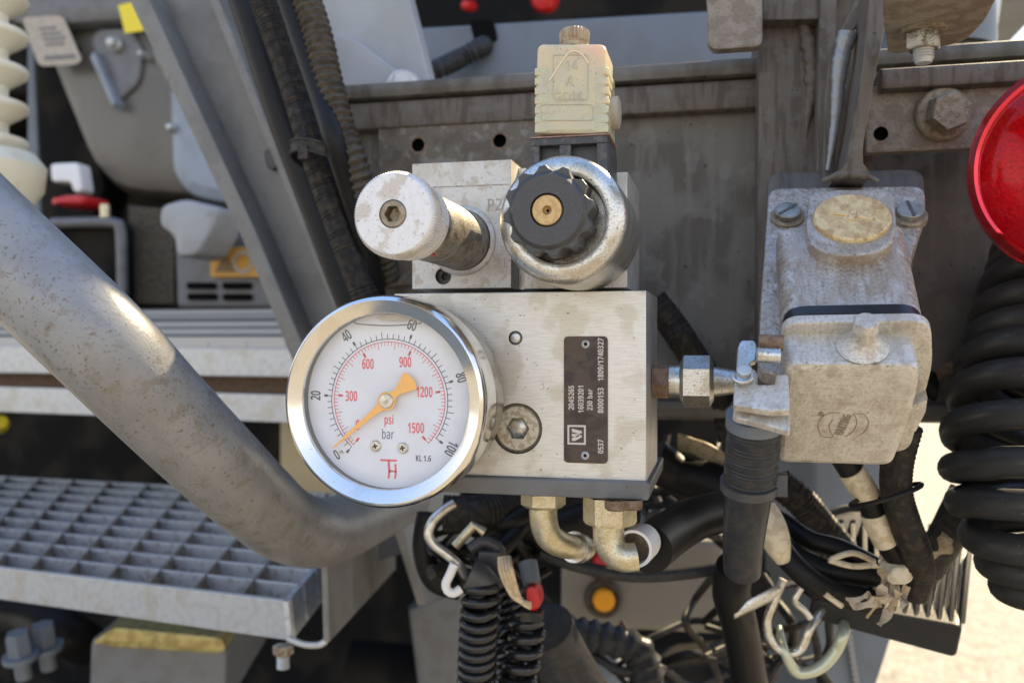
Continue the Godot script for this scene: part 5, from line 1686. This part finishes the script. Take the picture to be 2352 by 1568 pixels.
	b.prism(MB.rounded(ats([[1206, 1352, 0.386], [1226, 1344, 0.386], [1240, 1372, 0.386], [1236, 1404, 0.386], [1212, 1404, 0.386]]), 0.003), Vector3(0, 0, -0.010), 0.001)
	part("red_plug", b, "knob_red", t)
	b = MB.new()
	b.box(at(1222, 1412, 0.388), Vector3(0.009, 0.004, 0.008), 0.0006)
	part("plug_collar", b, "dusty_rubber", t)
	b = MB.new()
	b.sweep(ats([[1212, 1292, 0.395], [1222, 1340, 0.39]]), func(s, an, f): return 0.0042 + 0.0007 * sin(s * 2400.0), 20)
	one("ribbed_sleeve", "short grey ribbed cable sleeve above the red sealed plug", "sleeve", b, "blue_grey")
	# button box
	t = thing("button_box", "brownish grey control box with round red and orange buttons below the manifold", "control box", at(1478, 1450, 0.60))
	b = MB.new()
	b.prism(MB.rounded(ats([[1286, 1232, 0.60], [1668, 1240, 0.60], [1672, 1460, 0.60], [1286, 1440, 0.60]]), 0.008), Vector3(0, 0, -0.12), 0.004)
	part("box_body", b, "muddy_grey", t)
	for q in [[1386, 1289, "knob_red", "red_button"], [1386, 1375, "knob_orange", "orange_button"]]:
		b = MB.new()
		var cc = at(q[0], q[1], 0.597)
		b.lathe(cc, turn * Vector3(0, 0, 1), [[0.0072, -0.002], [0.0072, 0.005], [0.006, 0.0072], [0, 0.0078]], 32)
		var bt = part(q[3], b, q[2], t)
		b = MB.new()
		b.lathe(cc, turn * Vector3(0, 0, 1), [[0.0125, -0.004], [0.0125, 0.0006], [0.0105, 0.002], [0.0074, 0.001]], 32)
		part("button_collar", b, "conduit", bt)
	# grey axle parts in the shade below
	t = thing("axle_beam", "dull grey axle and brake parts in deep shade at the bottom", "axle", at(1400, 1568, 0.9))
	b = MB.new()
	b.prism(ats([[930, 1400, 0.85], [1060, 1350, 0.85], [1110, 1640, 0.85], [960, 1640, 0.85]]), Vector3(0, 0, -0.1), 0.01)
	part("bracket", b, "plate_paint", t)
	b = MB.new()
	b.sweep(ats([[800, 1560, 0.95], [1300, 1600, 0.95], [1700, 1560, 0.95]]), 0.04, 24)
	part("axle_tube", b, "interior", t)
	b = MB.new()
	b.lathe(at(1375, 1560, 0.7), Vector3(0, 0.3, 1), [[0.02, -0.03], [0.02, 0.0], [0.012, 0.004], [0, 0.004]], 24)
	part("blue_coupling", b, "blue_grey", t)
	b = MB.new()
	b.prism(ats([[1760, 1090, 0.75], [1900, 1080, 0.75], [1900, 1640, 0.75], [1780, 1640, 0.75]]), Vector3(0, 0, -0.05), 0.004)
	part("dark_plate", b, "web_paint", t)
	# grey leg
	t = thing("support_leg", "blue grey steel leg going down behind the black finned lamps", "leg", at(1980, 1568, 0.62))
	b = MB.new()
	b.prism(ats([[1868, 1040, 0.62], [2085, 1000, 0.62], [2120, 1250, 0.62], [1995, 1640, 0.62], [1880, 1640, 0.62]]), Vector3(-0.03, 0, -0.06), 0.003)
	part("leg_body", b, "blue_grey", t)
	b = MB.new()
	for i in 14:
		b.lathe(at(1945 + i * 2.2, 1420 + i * 14, 0.617), Vector3(0, 0, 1), [[0.0028, -0.001], [0.0022, 0.0016], [0, 0.002]], 12)
	part("weld_seam", b, "weld", t)
	# clamp lever, rings and clips
	b = MB.new()
	b.prism(MB.rounded(ats([[1682, 1420, 0.39], [1716, 1378, 0.392], [1786, 1340, 0.395], [1800, 1352, 0.395], [1770, 1378, 0.394], [1720, 1402, 0.392]]), 0.002), Vector3(0, -0.002, -0.004), 0.0012)
	one("clamp_lever", "shiny bent metal clamp lever right of the button box", "lever", b, "zinc_can")
	b = MB.new()
	b.sweep(curve(ats([[1800, 1330, 0.42], [1776, 1386, 0.42], [1762, 1430, 0.42], [1772, 1472, 0.42], [1806, 1500, 0.42], [1840, 1490, 0.42], [1862, 1440, 0.42], [1890, 1400, 0.43]]), 0.001), 0.0019, 16)
	one("wire_ring", "cream coloured hanging ring at the bottom, left of the pale green curved wire", "ring", b, "steel_wire")
	b = MB.new()
	b.sweep(curve(ats([[1790, 1440, 0.43], [1800, 1490, 0.42], [1826, 1540, 0.42], [1856, 1544, 0.42], [1890, 1528, 0.42], [1920, 1494, 0.42], [1938, 1452, 0.42], [1940, 1400, 0.44]]), 0.001), func(s, an, f): return 0.0016 + 0.0012 * sin(f * PI), 16)
	one("green_wire", "pale green curved wire handle at the bottom under the finned lamp", "wire", b, "green_wire")
	b = MB.new()
	b.sweep(curve(ats([[1840, 1350, 0.40], [1826, 1380, 0.40], [1848, 1402, 0.40], [1862, 1420, 0.40]]), 0.001), 0.0015, 12)
	one("steel_clip", "small bright steel clip above the cream coloured hanging ring", "clip", b, "steel_wire")
	b = MB.new()
	b.sweep(curve(ats([[1758, 1160, 0.375], [1772, 1210, 0.372], [1786, 1250, 0.37], [1800, 1290, 0.37]]), 0.001), func(s, an, f): return 0.0062 * (0.35 + 0.65 * sin(PI * clampf(f * 0.8 + 0.15, 0, 1))), 20)
	one("wrapped_tape", "beige tape wrapped cable end beside the cable boot", "tape", b, "beige_tape")
	b = MB.new()
	b.box(at(1700, 1222, 0.294), Vector3(0.007, 0.006, 0.004), 0.0012, turn)
	one("cable_clip", "small black and white clip on the cable under the boot", "clip", b, "white_paint")
	# braided hoses right
	var braid = func(rad): return func(s, an, f): return rad + 0.00035 * sin(an * 6.0 + s * 1700.0) * sin(an * 6.0 - s * 1700.0)
	b = MB.new()
	b.sweep(curve(ats([[2082, 980, 0.325], [2062, 1060, 0.33], [2060, 1130, 0.335], [2080, 1200, 0.34], [2106, 1270, 0.345], [2112, 1320, 0.35], [2098, 1362, 0.355]]), 0.0009), braid.call(0.0056), 36)
	one("braided_hose", "black braided hose hanging below the plug socket, right of the taped cable", "hose", b, "braid")
	t = thing("taped_cable", "black cable with two pieces of beige tape below the plug socket", "cable", at(2000, 1200, 0.345))
	b = MB.new()
	var cp = curve(ats([[1930, 1040, 0.34], [1962, 1090, 0.342], [1998, 1148, 0.345], [2016, 1200, 0.347], [2046, 1256, 0.35], [2080, 1300, 0.352]]), 0.001)
	b.sweep(cp, 0.0046, 20)
	part("cable_core", b, "rubber", t)
	for q in [[0.16, 0.40], [0.50, 0.76]]:
		b = MB.new()
		b.sweep(cp.slice(int(q[0] * cp.size()), int(q[1] * cp.size())), 0.0051, 20)
		part("tape_piece", b, "beige_tape", t)
	b = MB.new()
	var lp := []
	for i in 25:
		var f = TAU * i / 24.0
		lp.append(at(2036, 1136, 0.335) + turn * Vector3(cos(f) * 0.0125, cos(f) * 0.004 + sin(f) * 0.001, sin(f) * 0.009))
	b.sweep(lp, 0.0009, 8, false)
	one("cable_tie", "thin black cable tie joining the taped cable and the braided hose", "cable tie", b, "rubber")
	# torn scraps
	t = thing("torn_scrap", "torn beige tape and scraps knotted round the cables by the finned lamp", "tape scrap", at(2040, 1340, 0.35))
	var rng := RandomNumberGenerator.new()
	rng.seed = 12
	b = MB.new()
	b.prism(MB.rounded(ats([[2036, 1330, 0.345], [2052, 1306, 0.345], [2098, 1298, 0.345], [2102, 1332, 0.345], [2084, 1346, 0.345], [2046, 1344, 0.345]]), 0.002), turn * Vector3(0, 0.002, -0.008), 0.0012)
	part("tape_wad", b, "beige_tape", t)
	for q in [[2060, 1348, 1962, 1398, 20], [2072, 1352, 2022, 1430, 17], [2040, 1350, 1990, 1420, 14], [2090, 1350, 2068, 1398, 15], [2030, 1340, 2012, 1284, 15], [2010, 1372, 1950, 1374, 12], [2078, 1360, 2006, 1376, 22], [2180, 1236, 2128, 1290, 26]]:
		b = MB.new()
		var z0 = 0.343 if q[0] < 2120 else 0.385
		var pts := []
		for i in 9:
			var f = i / 8.0
			pts.append([lerp(q[0], q[2], f) + 7.0 * sin(f * 5.0 + q[0]), lerp(q[1], q[3], f) + 6.0 * sin(f * 7.0 + q[1]), z0 + 0.005 * sin(f * 4.0 + q[2])])
		var path = curve(ats(pts), 0.0008)
		var across = turn * Vector3(-(q[3] - q[1]) * -1.0, q[2] - q[0], 0).normalized()
		for i in path.size() - 1:
			var e := []
			for w in [i, i + 1]:
				var f = float(w) / (path.size() - 1)
				var hw = q[4] / FOCAL * z0 * (1.0 - 0.55 * f) * (0.8 + 0.25 * sin(w * 0.7 + q[1]))
				var up = (across + turn * Vector3(0, 0, 0.8 * sin(f * 5.0 + q[3]))).normalized() * hw
				e.append(path[w] - up); e.append(path[w] + up)
			var dz = turn * Vector3(0, 0, -0.0004)
			b.quad(e[0], e[2], e[3], e[1])
			b.quad(e[0] + dz, e[1] + dz, e[3] + dz, e[2] + dz)
		part("torn_strip", b, "dry_scrap", t)
	for q in [[[2010, 1290], [1960, 1270], [1910, 1284]], [[2012, 1296], [1960, 1300], [1905, 1286]], [[1935, 1392], [1912, 1376], [1896, 1364]]]:
		b = MB.new()
		b.sweep(curve(ats(q.map(func(v): return [v[0], v[1], 0.365])), 0.001), 0.0012, 10)
		part("cord_end", b, "beige_tape", t)
	# finned lamps
	t = thing("finned_lamp", "black rectangular work lamp with cooling fins at the lower right, over sunlit ground", "lamp", at(2050, 1500, 0.42))
	var u0 = at(1867, 1376, 0.43); var u1 = at(2212, 1438, 0.40)
	var ux = (u1 - u0).normalized()
	var back = at(2196, 1262, 0.465) - u1
	back -= ux * back.dot(ux)
	var deep = back.length()
	back = back / deep
	var nrm = ux.cross(back).normalized()
	if nrm.y < 0: nrm = -nrm
	var W = (u1 - u0).length()
	b = MB.new()
	b.prism(MB.rounded([u0, u1, u1 - nrm * 0.0165 - ux * 0.002, u0 - nrm * 0.0105], 0.003), back * deep, 0.0012, 0.0012)
	part("housing", b, "cast_black", t)
	for k in 14:
		b = MB.new()
		var p = u0 + ux * (W * (0.02 + 0.965 * k / 13.0))
		b.prism([p + back * 0.002, p + back * (deep + 0.002), p + back * (deep + 0.002) + nrm * 0.0115, p + back * deep * 0.45 + nrm * 0.0085, p + back * 0.006 + nrm * 0.001], ux * 0.0019, 0.0004, 0.0004)
		part("fin", b, "cast_black", t)
	t = thing("round_finned_lamp", "round black lamp with sunlit cooling fins behind the taped cable", "lamp", at(1960, 1280, 0.45))
	b = MB.new()
	b.prism(MB.rounded(ats([[1888, 1190, 0.475], [1930, 1168, 0.48], [2010, 1172, 0.48], [2040, 1200, 0.475], [2034, 1310, 0.445], [1886, 1310, 0.445]]), 0.006), turn * Vector3(0, -0.012, -0.012), 0.002)
	part("housing", b, "cast_black", t)
	b = MB.new()
	b.sweep(curve(ats([[1884, 1230, 0.455], [1892, 1196, 0.462], [1920, 1174, 0.466], [1962, 1166, 0.468], [2004, 1174, 0.466], [2032, 1200, 0.462]]), 0.001), 0.0021, 12)
	part("rim_hoop", b, "cast_black", t)
	for k in 5:
		b = MB.new()
		var x = 1900.0 + k * 27.0
		b.prism(MB.rounded(ats([[x, 1192, 0.462], [x + 12, 1192, 0.462], [x + 13, 1292, 0.434], [x, 1292, 0.434]]), 0.001), turn * Vector3(0, -0.008, -0.006), 0.0004)
		part("fin", b, "cast_black", t)
	# bundle of bare brown wires right of the manifold
	t = thing("brown_wires", "thin brown wires in the shade at the right underside of the manifold", "wires", at(1600, 1030, 0.45))
	for k in 4:
		b = MB.new()
		b.sweep(curve(ats([[1560, 1000 + k * 9, 0.46], [1590, 1012 + k * 8, 0.455], [1630, 1026 + k * 10, 0.45], [1680, 1058 + k * 6, 0.45]]), 0.002), 0.0014, 10)
		part("wire", b, "cream_wire", t)
	# loose thin wiring in the shade
	var tangles := [
		["tangled thin black wires in the shade below the base plate, left of the elbow fittings", 1010, 1150, 1260, 1330, 14, 0.44, 5],
		["tangled thin dark wires in the shade right of the elbow fittings", 1500, 1000, 1720, 1190, 10, 0.50, 6],
		["tangled thin dark wires hanging at the bottom edge, right of the button box", 1640, 1330, 1880, 1580, 9, 0.50, 7],
		["dark cables drooping at the bottom edge under the button box", 1290, 1440, 1660, 1600, 5, 0.54, 8]]
	for q in tangles:
		rng.seed = q[7]
		t = thing("tangled_wires", q[0], "wires", at((q[1] + q[3]) / 2, q[4], q[6]))
		for k in q[5]:
			var pts := []
			var y = rng.randf_range(q[2], q[4]); var x = q[1] - 20.0
			var down = rng.randf() < 0.4
			if down:
				x = rng.randf_range(q[1], q[3]); y = q[2] - 10.0
			for i in 6:
				pts.append(at(x, y, q[6] + rng.randf_range(-0.02, 0.02)))
				if down:
					y += (q[4] - q[2]) / 4.6; x += rng.randf_range(-45, 45)
				else:
					x += (q[3] - q[1]) / 4.6; y += rng.randf_range(-50, 50)
			b = MB.new()
			b.sweep(curve(pts, 0.003), rng.randf_range(0.0011, 0.0028), 8)
			part("wire", b, ["rubber", "rubber", "dusty_rubber", "rubber", "black_conduit", "dusty_rubber"][rng.randi() % 6], t)
